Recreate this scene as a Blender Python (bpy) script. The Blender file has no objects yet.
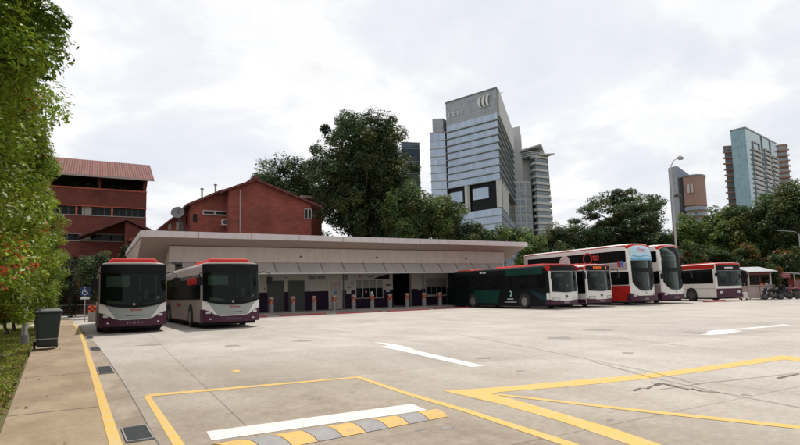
import bpy, bmesh, math, random
import numpy as np
from mathutils import Vector, Matrix
random.seed(7)
RNG = np.random.default_rng(11)
PI = math.pi
scene = bpy.context.scene
COL = scene.collection

# ------------------------------------------------------------------ camera
F = 533.82; EYE = 1.4; PCX, PCY = 400.0, 241.7
R = np.array([[0.8663371008284944, -0.02392473547056038, -0.4988863946438537],
              [-0.49878615557706424, -0.09330045240244116, -0.8616886889046139],
              [-0.025930652377677464, 0.9953505074164395, -0.09276297026887684]])
cam_d = bpy.data.cameras.new('camera'); cam = bpy.data.objects.new('camera', cam_d); COL.objects.link(cam)
M = Matrix([[*R[0], 0], [*R[1], 0], [*R[2], EYE], [0, 0, 0, 1]])
cam.matrix_world = M
cam_d.sensor_width = 36; cam_d.lens = 36 * F / 800; cam_d.shift_y = 19.2 / 800
cam_d.clip_start = 0.1; cam_d.clip_end = 6000
scene.camera = cam

def ray(px, py): return R @ np.array([px - PCX, -(py - PCY), -F])
def gp(px, py, z=0.0):
    d = ray(px, py); t = (z - EYE) / d[2]; return (d[0] * t, d[1] * t, z)
def atY(px, py, y):
    d = ray(px, py); t = y / d[1]; return (d[0] * t, y, EYE + d[2] * t)
def P(px, D, py=285.0):
    """ground position seen in direction px at camera depth D, plus height of pixel row py there"""
    d = ray(px, py) / F * D; return (d[0], d[1], EYE + d[2])

# ------------------------------------------------------------------ materials
def new_mat(name):
    m = bpy.data.materials.new(name); m.use_nodes = True
    nt = m.node_tree; b = nt.nodes['Principled BSDF']; return m, nt, b
def N(nt, t, **kw):
    n = nt.nodes.new(t)
    for k, v in kw.items():
        if hasattr(n, k): setattr(n, k, v)
        else: n.inputs[k].default_value = v
    return n
def mat(name, col, rough=0.6, metal=0.0, amt=0.15, scale=3.0, bump=0.0, bscale=40.0, spec=0.5, stretch=None, coat=0.0):
    m, nt, b = new_mat(name)
    tc = N(nt, 'ShaderNodeTexCoord')
    src = tc.outputs['Object']
    if stretch:
        mp = N(nt, 'ShaderNodeMapping'); mp.inputs['Scale'].default_value = stretch
        nt.links.new(src, mp.inputs['Vector']); src = mp.outputs['Vector']
    n1 = N(nt, 'ShaderNodeTexNoise'); n1.inputs['Scale'].default_value = scale; n1.inputs['Detail'].default_value = 8
    n1.inputs['Roughness'].default_value = 0.65
    nt.links.new(src, n1.inputs['Vector'])
    rp = N(nt, 'ShaderNodeMapRange'); rp.inputs['From Min'].default_value = 0.3; rp.inputs['From Max'].default_value = 0.7
    rp.inputs['To Min'].default_value = 1 - amt; rp.inputs['To Max'].default_value = 1 + amt
    nt.links.new(n1.outputs['Fac'], rp.inputs['Value'])
    vm = N(nt, 'ShaderNodeVectorMath', operation='SCALE'); vm.inputs[0].default_value = col[:3]
    nt.links.new(rp.outputs['Result'], vm.inputs['Scale'])
    nt.links.new(vm.outputs['Vector'], b.inputs['Base Color'])
    b.inputs['Roughness'].default_value = rough; b.inputs['Metallic'].default_value = metal
    b.inputs['Specular IOR Level'].default_value = spec
    b.inputs['Coat Weight'].default_value = coat
    if bump:
        n2 = N(nt, 'ShaderNodeTexNoise'); n2.inputs['Scale'].default_value = bscale; n2.inputs['Detail'].default_value = 4
        nt.links.new(tc.outputs['Object'], n2.inputs['Vector'])
        bp = N(nt, 'ShaderNodeBump'); bp.inputs['Strength'].default_value = bump; bp.inputs['Distance'].default_value = 0.02
        nt.links.new(n2.outputs['Fac'], bp.inputs['Height']); nt.links.new(bp.outputs['Normal'], b.inputs['Normal'])
    return m
def emis(name, col, s):
    m, nt, b = new_mat(name); b.inputs['Base Color'].default_value = (*col, 1)
    b.inputs['Emission Color'].default_value = (*col, 1); b.inputs['Emission Strength'].default_value = s; return m
def glass_pane(name, tint=(0.45, 0.5, 0.48)):
    m, nt, b = new_mat(name); nt.nodes.remove(b)
    out = nt.nodes['Material Output']
    t = N(nt, 'ShaderNodeBsdfTransparent'); t.inputs['Color'].default_value = (*tint, 1)
    g = N(nt, 'ShaderNodeBsdfGlossy'); g.inputs['Roughness'].default_value = 0.04
    fr = N(nt, 'ShaderNodeFresnel'); fr.inputs['IOR'].default_value = 1.22
    mx = N(nt, 'ShaderNodeMixShader'); nt.links.new(fr.outputs[0], mx.inputs[0])
    nt.links.new(t.outputs[0], mx.inputs[1]); nt.links.new(g.outputs[0], mx.inputs[2]); nt.links.new(mx.outputs[0], out.inputs['Surface'])
    return m
def ground_mat(name, c1, c2, c3, joints=0.0, sc=1.0):
    """weathered concrete: slab-to-slab tone, mottling, stains, grit"""
    m, nt, b = new_mat(name); L = nt.links.new
    tc = N(nt, 'ShaderNodeTexCoord'); o = tc.outputs['Object']
    def noise(s, d, r=0.6, st=None, dist=0.0):
        v = o
        if st:
            mp = N(nt, 'ShaderNodeMapping'); mp.inputs['Scale'].default_value = st; L(o, mp.inputs['Vector']); v = mp.outputs[0]
        n = N(nt, 'ShaderNodeTexNoise'); n.inputs['Scale'].default_value = s; n.inputs['Detail'].default_value = d
        n.inputs['Roughness'].default_value = r; n.inputs['Distortion'].default_value = dist; L(v, n.inputs['Vector']); return n.outputs['Fac']
    def ramp(fac, a, b_, ca, cb):
        r = N(nt, 'ShaderNodeValToRGB'); r.color_ramp.elements[0].position = a; r.color_ramp.elements[1].position = b_
        r.color_ramp.elements[0].color = (*ca, 1); r.color_ramp.elements[1].color = (*cb, 1); L(fac, r.inputs[0]); return r.outputs[0]
    def mix(fac, a, b_, mode='MIX'):
        x = N(nt, 'ShaderNodeMix', data_type='RGBA', blend_type=mode)
        if isinstance(fac, float): x.inputs[0].default_value = fac
        else: L(fac, x.inputs[0])
        L(a, x.inputs[6]); L(b_, x.inputs[7]); return x.outputs[2]
    base = ramp(noise(0.35 * sc, 6), 0.35, 0.68, c1, c2)
    stains = ramp(noise(0.9 * sc, 9, 0.72, (1, .45, 1), 0.6), 0.36, 0.6, c3, (1, 1, 1))
    x = mix(0.62, base, stains, 'MULTIPLY')
    x = mix(0.75, x, ramp(noise(11 * sc, 7, 0.75), 0.3, 0.62, (.74, .72, .70), (1.08, 1.07, 1.05)), 'MULTIPLY')
    x = mix(0.6, x, ramp(noise(95 * sc, 3, 0.8), 0.34, 0.6, (.72, .71, .7), (1.1, 1.1, 1.1)), 'MULTIPLY')
    x = mix(0.8, x, ramp(noise(2.6 * sc, 5, 0.8, None, 1.5), 0.22, 0.33, (.58, .55, .5), (1, 1, 1)), 'MULTIPLY')
    if joints:
        gm = N(nt, 'ShaderNodeMapping'); gm.inputs['Location'].default_value = (-.15, -.25, 0); gm.inputs['Scale'].default_value = (1 / 7.0, 1 / 12.0, 1); L(o, gm.inputs['Vector'])
        gl_ = N(nt, 'ShaderNodeTexGradient', gradient_type='SPHERICAL'); L(gm.outputs[0], gl_.inputs[0])
        gn = N(nt, 'ShaderNodeMath', operation='MULTIPLY'); L(gl_.outputs[1], gn.inputs[0]); gr2 = N(nt, 'ShaderNodeMapRange'); gr2.inputs['From Min'].default_value = .3; gr2.inputs['From Max'].default_value = .6; gr2.inputs['To Min'].default_value = .8; gr2.inputs['To Max'].default_value = 1.8; L(noise(.5, 6, .7), gr2.inputs[0]); L(gr2.outputs[0], gn.inputs[1]); gn.use_clamp = True
        x = mix(gn.outputs[0], x, mix(1.0, x, ramp(noise(4, 8, .75), .3, .7, (.58, .52, .44), (.86, .80, .72)), 'MULTIPLY'))
        x = mix(0.5, x, ramp(noise(.55, 6, .7, (.18, 1.6, 1), .8), .32, .44, (.86, .845, .83), (1, 1, 1)), 'MULTIPLY')
        x = mix(0.7, x, ramp(noise(1.1, 3, .5, None, .4), .24, .30, (.62, .59, .56), (1, 1, 1)), 'MULTIPLY')
        br = N(nt, 'ShaderNodeTexBrick'); br.offset = 0.0
        br.inputs['Color1'].default_value = (1.04, 1.03, 1.0, 1); br.inputs['Color2'].default_value = (.88, .87, .86, 1); br.inputs['Mortar'].default_value = (.55, .52, .48, 1)
        br.inputs['Scale'].default_value = 1.0; br.inputs['Mortar Size'].default_value = 0.012; br.inputs['Mortar Smooth'].default_value = 0.3
        br.inputs['Brick Width'].default_value = 6.2; br.inputs['Row Height'].default_value = 4.6
        mp = N(nt, 'ShaderNodeMapping'); mp.inputs['Location'].default_value = (-1.3, 0.7, 0); mp.inputs['Rotation'].default_value = (0, 0, 0.03)
        L(o, mp.inputs['Vector']); L(mp.outputs[0], br.inputs['Vector']); x = mix(float(joints), x, br.outputs['Color'], 'MULTIPLY')
    L(x, b.inputs['Base Color']); b.inputs['Roughness'].default_value = 0.85; b.inputs['Specular IOR Level'].default_value = 0.3
    bp = N(nt, 'ShaderNodeBump'); bp.inputs['Strength'].default_value = 0.35; bp.inputs['Distance'].default_value = 0.01
    L(noise(60 * sc, 5, 0.8), bp.inputs['Height']); L(bp.outputs[0], b.inputs['Normal'])
    return m
def paint_mat(name, col, worn, amount=0.5):
    """road paint worn through to the concrete in flecks"""
    m, nt, b = new_mat(name); L = nt.links.new
    tc = N(nt, 'ShaderNodeTexCoord'); n = N(nt, 'ShaderNodeTexNoise'); n.inputs['Scale'].default_value = 7; n.inputs['Detail'].default_value = 10; n.inputs['Roughness'].default_value = 0.8
    L(tc.outputs['Object'], n.inputs['Vector'])
    r = N(nt, 'ShaderNodeValToRGB'); r.color_ramp.elements[0].position = 0.33; r.color_ramp.elements[1].position = 0.33 + amount * 0.25
    r.color_ramp.elements[0].color = (*worn, 1); r.color_ramp.elements[1].color = (*col, 1); L(n.outputs['Fac'], r.inputs[0])
    L(r.outputs[0], b.inputs['Base Color']); b.inputs['Roughness'].default_value = 0.7
    return m
def brick_mat(name, c1, c2, mortar, bw=0.5, rh=0.16):
    m, nt, b = new_mat(name); L = nt.links.new
    tc = N(nt, 'ShaderNodeTexCoord'); sp = N(nt, 'ShaderNodeSeparateXYZ'); cb = N(nt, 'ShaderNodeCombineXYZ')
    ad = N(nt, 'ShaderNodeMath', operation='ADD')
    L(tc.outputs['Object'], sp.inputs[0]); L(sp.outputs[0], ad.inputs[0]); L(sp.outputs[1], ad.inputs[1]); L(ad.outputs[0], cb.inputs[0]); L(sp.outputs[2], cb.inputs[1])
    br = N(nt, 'ShaderNodeTexBrick'); br.inputs['Color1'].default_value = (*c1, 1); br.inputs['Color2'].default_value = (*c2, 1); br.inputs['Mortar'].default_value = (*mortar, 1)
    br.inputs['Scale'].default_value = 1; br.inputs['Brick Width'].default_value = bw; br.inputs['Row Height'].default_value = rh; br.inputs['Mortar Size'].default_value = 0.014
    L(cb.outputs[0], br.inputs['Vector'])
    n = N(nt, 'ShaderNodeTexNoise'); n.inputs['Scale'].default_value = 0.5; n.inputs['Detail'].default_value = 8; L(tc.outputs['Object'], n.inputs['Vector'])
    mr = N(nt, 'ShaderNodeMapRange'); mr.inputs['From Min'].default_value = .3; mr.inputs['From Max'].default_value = .7; mr.inputs['To Min'].default_value = .7; mr.inputs['To Max'].default_value = 1.2; L(n.outputs[0], mr.inputs[0])
    vm = N(nt, 'ShaderNodeVectorMath', operation='SCALE'); L(br.outputs['Color'], vm.inputs[0]); L(mr.outputs[0], vm.inputs['Scale'])
    L(vm.outputs[0], b.inputs['Base Color']); b.inputs['Roughness'].default_value = 0.9
    return m
def tile_mat(name, c1, c2, period=0.24):
    m, nt, b = new_mat(name); L = nt.links.new
    tc = N(nt, 'ShaderNodeTexCoord'); w = N(nt, 'ShaderNodeTexWave'); w.bands_direction = 'X'; w.inputs['Scale'].default_value = 0.31 / period * 1.0; w.inputs['Distortion'].default_value = 0.2
    L(tc.outputs['Object'], w.inputs['Vector'])
    n = N(nt, 'ShaderNodeTexNoise'); n.inputs['Scale'].default_value = 1.2; n.inputs['Detail'].default_value = 8; L(tc.outputs['Object'], n.inputs['Vector'])
    r = N(nt, 'ShaderNodeValToRGB'); r.color_ramp.elements[0].color = (*c1, 1); r.color_ramp.elements[1].color = (*c2, 1); r.color_ramp.elements[0].position = .3; r.color_ramp.elements[1].position = .7
    L(n.outputs[0], r.inputs[0]); mx = N(nt, 'ShaderNodeMix', data_type='RGBA', blend_type='MULTIPLY'); mx.inputs[0].default_value = 0.55
    L(r.outputs[0], mx.inputs[6]); L(w.outputs['Color'], mx.inputs[7]); L(mx.outputs[2], b.inputs['Base Color'])
    bp = N(nt, 'ShaderNodeBump'); bp.inputs['Strength'].default_value = .8; bp.inputs['Distance'].default_value = .06; L(w.outputs['Fac'], bp.inputs['Height']); L(bp.outputs[0], b.inputs['Normal'])
    b.inputs['Roughness'].default_value = .8; return m
def curtain_mat(name, c, line, px=1.5, pz=1.1, rough=0.12, spec=0.6):
    """tinted glazing with fine mullions and pane to pane tone"""
    m, nt, b = new_mat(name); L = nt.links.new
    tc = N(nt, 'ShaderNodeTexCoord'); sp = N(nt, 'ShaderNodeSeparateXYZ'); cb = N(nt, 'ShaderNodeCombineXYZ'); ad = N(nt, 'ShaderNodeMath', operation='SUBTRACT')
    L(tc.outputs['Object'], sp.inputs[0]); L(sp.outputs[0], ad.inputs[0]); L(sp.outputs[1], ad.inputs[1]); L(ad.outputs[0], cb.inputs[0]); L(sp.outputs[2], cb.inputs[1])
    br = N(nt, 'ShaderNodeTexBrick'); br.offset = 0
    c2 = tuple(v * 0.8 for v in c)
    br.inputs['Color1'].default_value = (*c, 1); br.inputs['Color2'].default_value = (*c2, 1); br.inputs['Mortar'].default_value = (*line, 1)
    br.inputs['Scale'].default_value = 1; br.inputs['Brick Width'].default_value = px; br.inputs['Row Height'].default_value = pz; br.inputs['Mortar Size'].default_value = 0.07
    L(cb.outputs[0], br.inputs['Vector']); L(br.outputs['Color'], b.inputs['Base Color'])
    b.inputs['Roughness'].default_value = rough; b.inputs['Specular IOR Level'].default_value = spec; b.inputs['Metallic'].default_value = 0.45
    return m
def leaf_mat(name, trans=0.25, rough=0.5):
    m, nt, b = new_mat(name); L = nt.links.new
    a = N(nt, 'ShaderNodeAttribute'); a.attribute_name = 'leaf_colour'
    L(a.outputs['Color'], b.inputs['Base Color']); b.inputs['Roughness'].default_value = rough; b.inputs['Specular IOR Level'].default_value = 0.12
    t = N(nt, 'ShaderNodeBsdfTranslucent'); L(a.outputs['Color'], t.inputs['Color'])
    mx = N(nt, 'ShaderNodeMixShader'); mx.inputs[0].default_value = trans
    L(b.outputs[0], mx.inputs[1]); L(t.outputs[0], mx.inputs[2]); L(mx.outputs[0], nt.nodes['Material Output'].inputs['Surface'])
    return m

MT = {}
MT['yard'] = ground_mat('yard_concrete', (.405, .375, .345), (.472, .443, .413), (.74, .715, .68), joints=0.8)
MT['path'] = ground_mat('footpath_concrete', (.29, .22, .145), (.39, .31, .215), (.62, .56, .48), sc=1.3)
MT['drain'] = ground_mat('drain_concrete', (.27, .22, .165), (.42, .365, .30), (.42, .35, .28), sc=1.8)
MT['soil'] = mat('lawn_soil', (.13, .12, .045), .95, amt=.5, scale=1.3, bump=.5)
MT['asphalt'] = mat('asphalt', (.12, .115, .11), .9, amt=.2, scale=2, bump=.3)
MT['yellow'] = paint_mat('yellow_road_paint', (.56, .35, .062), (.46, .37, .22), .8)
MT['white_line'] = paint_mat('white_road_paint', (.60, .59, .565), (.46, .43, .39), 0.9)
MT['hump_grey'] = paint_mat('grey_hump_paint', (.20, .195, .20), (.30, .28, .26), 1.1)
MT['hump_yellow'] = paint_mat('yellow_hump_paint', (.60, .35, .075), (.30, .24, .15), .8)
MT['crack'] = mat('crack_dirt', (.15, .13, .11), .95)
MT['grate'] = mat('grate_iron', (.07, .075, .08), .6, metal=.6, amt=.2, scale=30)
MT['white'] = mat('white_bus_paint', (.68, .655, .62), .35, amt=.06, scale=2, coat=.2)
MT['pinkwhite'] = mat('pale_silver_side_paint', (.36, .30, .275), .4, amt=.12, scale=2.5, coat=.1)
MT['grey_panel'] = mat('grey_bus_paint', (.27, .30, .28), .35, amt=.05, coat=.1)
MT['purple'] = mat('purple_bus_paint', (.060, .014, .034), .4, amt=.06, coat=.05, spec=.25)
MT['red'] = mat('red_bus_paint', (.44, .018, .013), .55, amt=.15, spec=.15)
MT['black'] = mat('black_trim', (.007, .007, .008), .4, amt=.1, spec=.12)
MT['dark_void'] = mat('dark_interior', (.010, .010, .010), .8, amt=.3)
MT['side_glass'] = mat('tinted_side_glass', (.007, .008, .008), .08, amt=.5, scale=1.2, spec=.13)
MT['pane'] = glass_pane('windscreen_glass', (.66, .72, .70))
MT['clear_pane'] = glass_pane('upper_windscreen_glass', (.7, .78, .74))
MT['blind'] = mat('driver_blind', (.15, .19, .155), .7)
MT['dash'] = mat('dashboard_shelf', (.16, .165, .12), .7)
MT['cab_grey'] = mat('cab_grey_plastic', (.05, .05, .05), .6)
MT['tyre'] = mat('tyre_rubber', (.018, .017, .016), .85)
MT['rim'] = mat('wheel_steel', (.30, .29, .28), .4, metal=.7)
MT['lamp'] = mat('headlight_lens', (.55, .55, .52), .1, spec=.8)
MT['amber'] = emis('lit_amber_display', (.8, .14, .01), 0.5)
MT['amberplate'] = mat('orange_marker', (.7, .16, .03), .5)
MT['plate'] = mat('number_plate', (.30, .26, .26), .5)
MT['dk'] = mat('dark_plate_characters', (.12, .11, .11), .6)
MT['greenblack'] = mat('black_green_bus_paint', (.005, .009, .009), .3, amt=.15, spec=.15)
MT['dkgreen'] = mat('dark_green_wrap', (.006, .036, .028), .35, amt=.25, scale=1.2, spec=.2)
MT['teal'] = mat('teal_wrap', (.006, .028, .040), .35, amt=.2, spec=.2)
MT['palegreen'] = mat('pale_green_emblem', (.35, .62, .55), .5)
MT['wtext'] = mat('white_lettering', (.7, .7, .7), .5)
MT['redtext'] = mat('red_lettering', (.42, .02, .025), .5)
MT['adblue'] = mat('pale_blue_advert', (.42, .60, .68), .4, amt=.15, scale=1.6)
MT['adblue2'] = mat('blue_advert_band', (.12, .35, .55), .4, amt=.2, scale=3)
MT['adpink'] = mat('pink_lettering', (.62, .20, .26), .5)
MT['adwhite'] = mat('pale_pink_disc', (.55, .42, .42), .5, amt=.3, scale=4)
MT['blue'] = mat('blue_emblem', (.05, .16, .45), .5)
MT['rimwhite'] = mat('white_wheel_disc', (.5, .47, .44), .4)
MT['fascia'] = mat('fascia_panels', (.52, .47, .465), .5, amt=.10, scale=1, stretch=(4, 4, .5))
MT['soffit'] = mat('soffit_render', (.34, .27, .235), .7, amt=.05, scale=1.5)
MT['render'] = mat('beige_render', (.41, .35, .305), .8, amt=.10, scale=1.5, stretch=(2.2, 2.2, .25))
MT['awning'] = mat('grey_metal_awning', (.29, .255, .235), .5, amt=.1, scale=1, stretch=(1, .2, .2))
MT['awnrib'] = mat('awning_rib_metal', (.13, .115, .105), .5)
MT['wallwhite'] = mat('cream_wall', (.50, .455, .41), .8, amt=.08)
MT['wallpurple'] = mat('dark_purple_wall', (.020, .009, .026), .7, amt=.15, spec=.2)
MT['steeldoor'] = mat('dark_green_shutter', (.028, .032, .027), .5, amt=.15, stretch=(1, 1, 20))
MT['beigedoor'] = mat('beige_door_paint', (.42, .36, .31), .6)
MT['louvre'] = mat('dark_louvre', (.05, .055, .055), .5)
MT['alu'] = mat('aluminium_frame', (.42, .41, .40), .4, metal=.5)
MT['blindw'] = mat('window_blind', (.25, .25, .22), .8, stretch=(20, 1, 1))
MT['paper'] = mat('notice_paper', (.5, .5, .48), .8, amt=.2, scale=14)
MT['signwhite'] = mat('white_sign', (.45, .42, .40), .5)
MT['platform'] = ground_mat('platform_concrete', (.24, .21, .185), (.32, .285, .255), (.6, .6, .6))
MT['redkerb'] = paint_mat('red_kerb_paint', (.30, .035, .04), (.36, .17, .15), .5)
MT['bollard'] = mat('grey_bollard_paint', (.20, .19, .185), .7, amt=.1, scale=6)
MT['bolwhite'] = mat('bollard_cap_paint', (.30, .26, .22), .7)
MT['orange2'] = mat('orange_bollard_band', (.50, .13, .055), .6)
MT['orange'] = mat('orange_reflective', (.78, .12, .03), .5)
MT['brick'] = brick_mat('red_brick', (.175, .040, .029), (.125, .029, .021), (.11, .045, .037))
MT['brick2'] = brick_mat('gable_red_brick', (.235, .056, .038), (.175, .040, .028), (.15, .06, .05))
MT['bandor'] = mat('orange_painted_sill', (.36, .085, .04), .7)
MT['bandgr'] = mat('pale_concrete_band', (.32, .28, .26), .8)
MT['tile'] = tile_mat('terracotta_roof_tiles', (.15, .036, .025), (.22, .056, .038))
MT['roofred'] = mat('dark_red_roof', (.10, .028, .022), .8, amt=.2)
MT['wglass'] = mat('dark_window_glass', (.008, .010, .011), .1, amt=.5, scale=.8, spec=.12)
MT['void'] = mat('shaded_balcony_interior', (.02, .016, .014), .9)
MT['frame_or'] = mat('orange_window_frame', (.42, .10, .05), .6)
MT['steel'] = mat('galvanised_steel', (.34, .34, .34), .45, metal=.5, amt=.1)
MT['dish'] = mat('dish_mesh', (.13, .135, .13), .5)
MT['acw'] = mat('white_casing', (.55, .53, .50), .5)
MT['bark'] = mat('tree_bark', (.10, .08, .06), .95, amt=.35, scale=6, bump=.6)
MT['leaf'] = leaf_mat('leaves')
MT['leafn'] = leaf_mat('hedge_leaves', .28, .45)
MT['binplastic'] = mat('dark_green_bin_plastic', (.008, .020, .015), .5, amt=.15, scale=8)
MT['binlid'] = mat('grey_green_bin_lid', (.03, .042, .038), .35)
MT['blue_sign'] = mat('blue_sign_plate', (.012, .03, .12), .4)
MT['wood'] = mat('brown_painted_wood', (.12, .03, .025), .7)
MT['kioskw'] = mat('pinkish_kiosk_panel', (.40, .33, .29), .7, amt=.1)
MT['sheet'] = mat('pale_metal_roof', (.40, .41, .42), .4, metal=.3)
MT['maroon'] = mat('maroon_paint', (.12, .02, .02), .5)
MT['mcblack'] = mat('motorcycle_black', (.006, .006, .007), .4, spec=.3)
MT['mcblue'] = mat('motorcycle_blue_grey', (.025, .03, .045), .4, spec=.3)
MT['mcred'] = mat('motorcycle_red', (.14, .02, .02), .4, spec=.3)
MT['chrome'] = mat('dull_chrome', (.5, .5, .5), .25, metal=1)
MT['tglass'] = curtain_mat('tower_blue_glass', (.37, .45, .56), (.28, .33, .40), 2.2, 3.3)
MT['tglass2'] = curtain_mat('tower_side_glass', (.16, .19, .22), (.25, .26, .27), 2.2, 3.3)
MT['tscreen'] = curtain_mat('tower_crown_screen', (.30, .32, .35), (.37, .38, .40), 2.2, 2.2, .5)
MT['tledge'] = mat('tower_ledge_metal', (.20, .22, .25), .4)
MT['tpale'] = mat('pale_tower_cladding', (.46, .46, .46), .6, amt=.05, scale=.1)
MT['twin'] = curtain_mat('tower_window_strip', (.17, .20, .22), (.34, .35, .36), 2.4, 3.2)
MT['dglass'] = curtain_mat('dark_tower_glass', (.06, .085, .12), (.09, .11, .14), 2, 3.4)
MT['cglass'] = curtain_mat('green_blue_condo_glass', (.20, .32, .35), (.30, .38, .40), 2.2, 3.3)
MT['cbrown'] = mat('brown_condo_cladding', (.30, .185, .16), .8, amt=.08, scale=.1)
MT['cslab'] = mat('condo_balcony_slab', (.44, .42, .42), .7)
MT['obrown'] = mat('terracotta_block_cladding', (.30, .185, .155), .8, amt=.08, scale=.1)
MT['oglass'] = curtain_mat('grey_blue_office_glass', (.19, .22, .27), (.26, .28, .32), 3, 3)
MT['cloth'] = mat('pale_curtain', (.3, .28, .26), .8)

# ------------------------------------------------------------------ object helpers
def link(o): COL.objects.link(o); return o
def tag(o, label=None, cat=None, group=None, kind=None):
    if label: o['label'] = label
    if cat: o['category'] = cat
    if group: o['group'] = group
    if kind: o['kind'] = kind
    return o
def empty(name, loc=(0, 0, 0), rz=0.0):
    o = bpy.data.objects.new(name, None); o.location = loc; o.rotation_euler = (0, 0, rz); o.empty_display_size = .2
    return link(o)
def copy_tree(o, parent=None):
    c = o.copy(); COL.objects.link(c); c.parent = parent
    for ch in list(o.children): copy_tree(ch, c)
    return c
def set_tree_material(o, old, new):
    for ch in [o] + list(o.children_recursive):
        if ch.type == 'MESH':
            for s in ch.material_slots:
                if s.material == old: s.link = 'OBJECT'; s.material = new

class MB:
    def __init__(s): s.v = []; s.f = []; s.m = []
    def add(s, vs, fs, mi=0):
        b = len(s.v); s.v += [tuple(map(float, p)) for p in vs]; s.f += [tuple(i + b for i in f) for f in fs]; s.m += [mi] * len(fs); return s
    def box(s, x0, x1, y0, y1, z0, z1, mi=0):
        x0, x1 = sorted((x0, x1)); y0, y1 = sorted((y0, y1)); z0, z1 = sorted((z0, z1))
        return s.add([(x0, y0, z0), (x1, y0, z0), (x1, y1, z0), (x0, y1, z0), (x0, y0, z1), (x1, y0, z1), (x1, y1, z1), (x0, y1, z1)],
                     [(0, 3, 2, 1), (4, 5, 6, 7), (0, 1, 5, 4), (1, 2, 6, 5), (2, 3, 7, 6), (3, 0, 4, 7)], mi)
    def prism(s, pts, z0, z1, mi=0, top_scale=None, zt=None):
        """pts ccw (x,y); z0/z1 floats or per point lists"""
        n = len(pts); a = [(p[0], p[1], z0[i] if isinstance(z0, (list, tuple)) else z0) for i, p in enumerate(pts)]
        cx = sum(p[0] for p in pts) / n; cy = sum(p[1] for p in pts) / n; k = top_scale or 1
        b = [(cx + (p[0] - cx) * k, cy + (p[1] - cy) * k, z1[i] if isinstance(z1, (list, tuple)) else z1) for i, p in enumerate(pts)]
        return s.add(a + b, [tuple(range(n - 1, -1, -1)), tuple(range(n, 2 * n))] + [(i, (i + 1) % n, n + (i + 1) % n, n + i) for i in range(n)], mi)
    def prism_x(s, pts, x0, x1, mi=0):
        """polygon in (y,z) extruded along x"""
        n = len(pts); return s.add([(x0, p[0], p[1]) for p in pts] + [(x1, p[0], p[1]) for p in pts],
            [tuple(range(n)), tuple(range(2 * n - 1, n - 1, -1))] + [(i, n + i, n + (i + 1) % n, (i + 1) % n) for i in range(n)], mi)
    def prism_y(s, pts, y0, y1, mi=0):
        """polygon in (x,z) extruded along y"""
        n = len(pts); return s.add([(p[0], y0, p[1]) for p in pts] + [(p[0], y1, p[1]) for p in pts],
            [tuple(range(n)), tuple(range(2 * n - 1, n - 1, -1))] + [(i, n + i, n + (i + 1) % n, (i + 1) % n) for i in range(n)], mi)
    def tube(s, path, rad, n=8, mi=0, cap=True):
        path = [Vector(p) for p in path]; rads = rad if isinstance(rad, (list, tuple)) else [rad] * len(path)
        rings = []; ref = None
        for i, p in enumerate(path):
            d = (path[min(i + 1, len(path) - 1)] - path[max(i - 1, 0)]).normalized()
            if ref is None: ref = Vector((1, 0, 0)) if abs(d.x) < .8 else Vector((0, 1, 0))
            u = d.cross(ref).normalized(); ref = u.cross(d).normalized(); w = ref
            rings.append([p + (u * math.cos(2 * PI * k / n) + w * math.sin(2 * PI * k / n)) * rads[i] for k in range(n)])
        vs = [v for r in rings for v in r]; fs = []
        for i in range(len(path) - 1):
            for k in range(n): fs.append((i * n + k, i * n + (k + 1) % n, (i + 1) * n + (k + 1) % n, (i + 1) * n + k))
        if cap: fs += [tuple(range(n - 1, -1, -1)), tuple(range((len(path) - 1) * n, len(path) * n))]
        return s.add(vs, fs, mi)
    def lathe(s, prof, c=(0, 0, 0), axis='z', n=20, mi=0):
        """prof = [(r, h)]"""
        vs = []; 
        for r, h in prof:
            for k in range(n):
                a = 2 * PI * k / n; u, w = r * math.cos(a), r * math.sin(a)
                vs.append({'z': (c[0] + u, c[1] + w, c[2] + h), 'x': (c[0] + h, c[1] + u, c[2] + w), 'y': (c[0] + u, c[1] + h, c[2] + w)}[axis])
        fs = []
        for i in range(len(prof) - 1):
            for k in range(n): fs.append((i * n + k, i * n + (k + 1) % n, (i + 1) * n + (k + 1) % n, (i + 1) * n + k))
        fs += [tuple(range(n - 1, -1, -1)), tuple(range((len(prof) - 1) * n, len(prof) * n))]
        return s.add(vs, fs, mi)
    def build(s, name, mats, parent=None, smooth=False, bevel=0.0):
        me = bpy.data.meshes.new(name); me.from_pydata(s.v, [], s.f)
        for m in (mats if isinstance(mats, (list, tuple)) else [mats]): me.materials.append(m)
        me.polygons.foreach_set('material_index', s.m)
        bm = bmesh.new(); bm.from_mesh(me); bmesh.ops.recalc_face_normals(bm, faces=bm.faces); bm.to_mesh(me); bm.free()
        if smooth:
            me.polygons.foreach_set('use_smooth', [True] * len(me.polygons))
            try: me.set_sharp_from_angle(angle=math.radians(38))
            except Exception: pass
        me.update()
        o = bpy.data.objects.new(name, me); link(o)
        if parent: o.parent = parent
        if bevel:
            b = o.modifiers.new('bevel', 'BEVEL'); b.width = bevel; b.segments = 2; b.limit_method = 'ANGLE'
        return o
def box(name, m, parent, *a, bevel=0.0): return MB().box(*a).build(name, m, parent, bevel=bevel)

def text(name, s, size, m, parent, loc, rot, extrude=.004, weight=0.0, sx=1.0, shear=0.0):
    c = bpy.data.curves.new(name, 'FONT'); c.body = s; c.size = size; c.align_x = 'CENTER'; c.align_y = 'CENTER'; c.extrude = extrude; c.offset = weight; c.shear = shear
    o = bpy.data.objects.new(name, c); link(o); dg = bpy.context.evaluated_depsgraph_get()
    me = bpy.data.meshes.new_from_object(o.evaluated_get(dg)); me.name = name
    bpy.data.objects.remove(o); bpy.data.curves.remove(c)
    me.materials.clear(); me.materials.append(m)
    o = bpy.data.objects.new(name, me); link(o); o.location = loc; o.rotation_euler = rot; o.scale = (sx, 1, 1)
    if parent: o.parent = parent
    return o
FRONT = (PI / 2, 0, 0); LEFT = (PI / 2, 0, -PI / 2)

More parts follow.
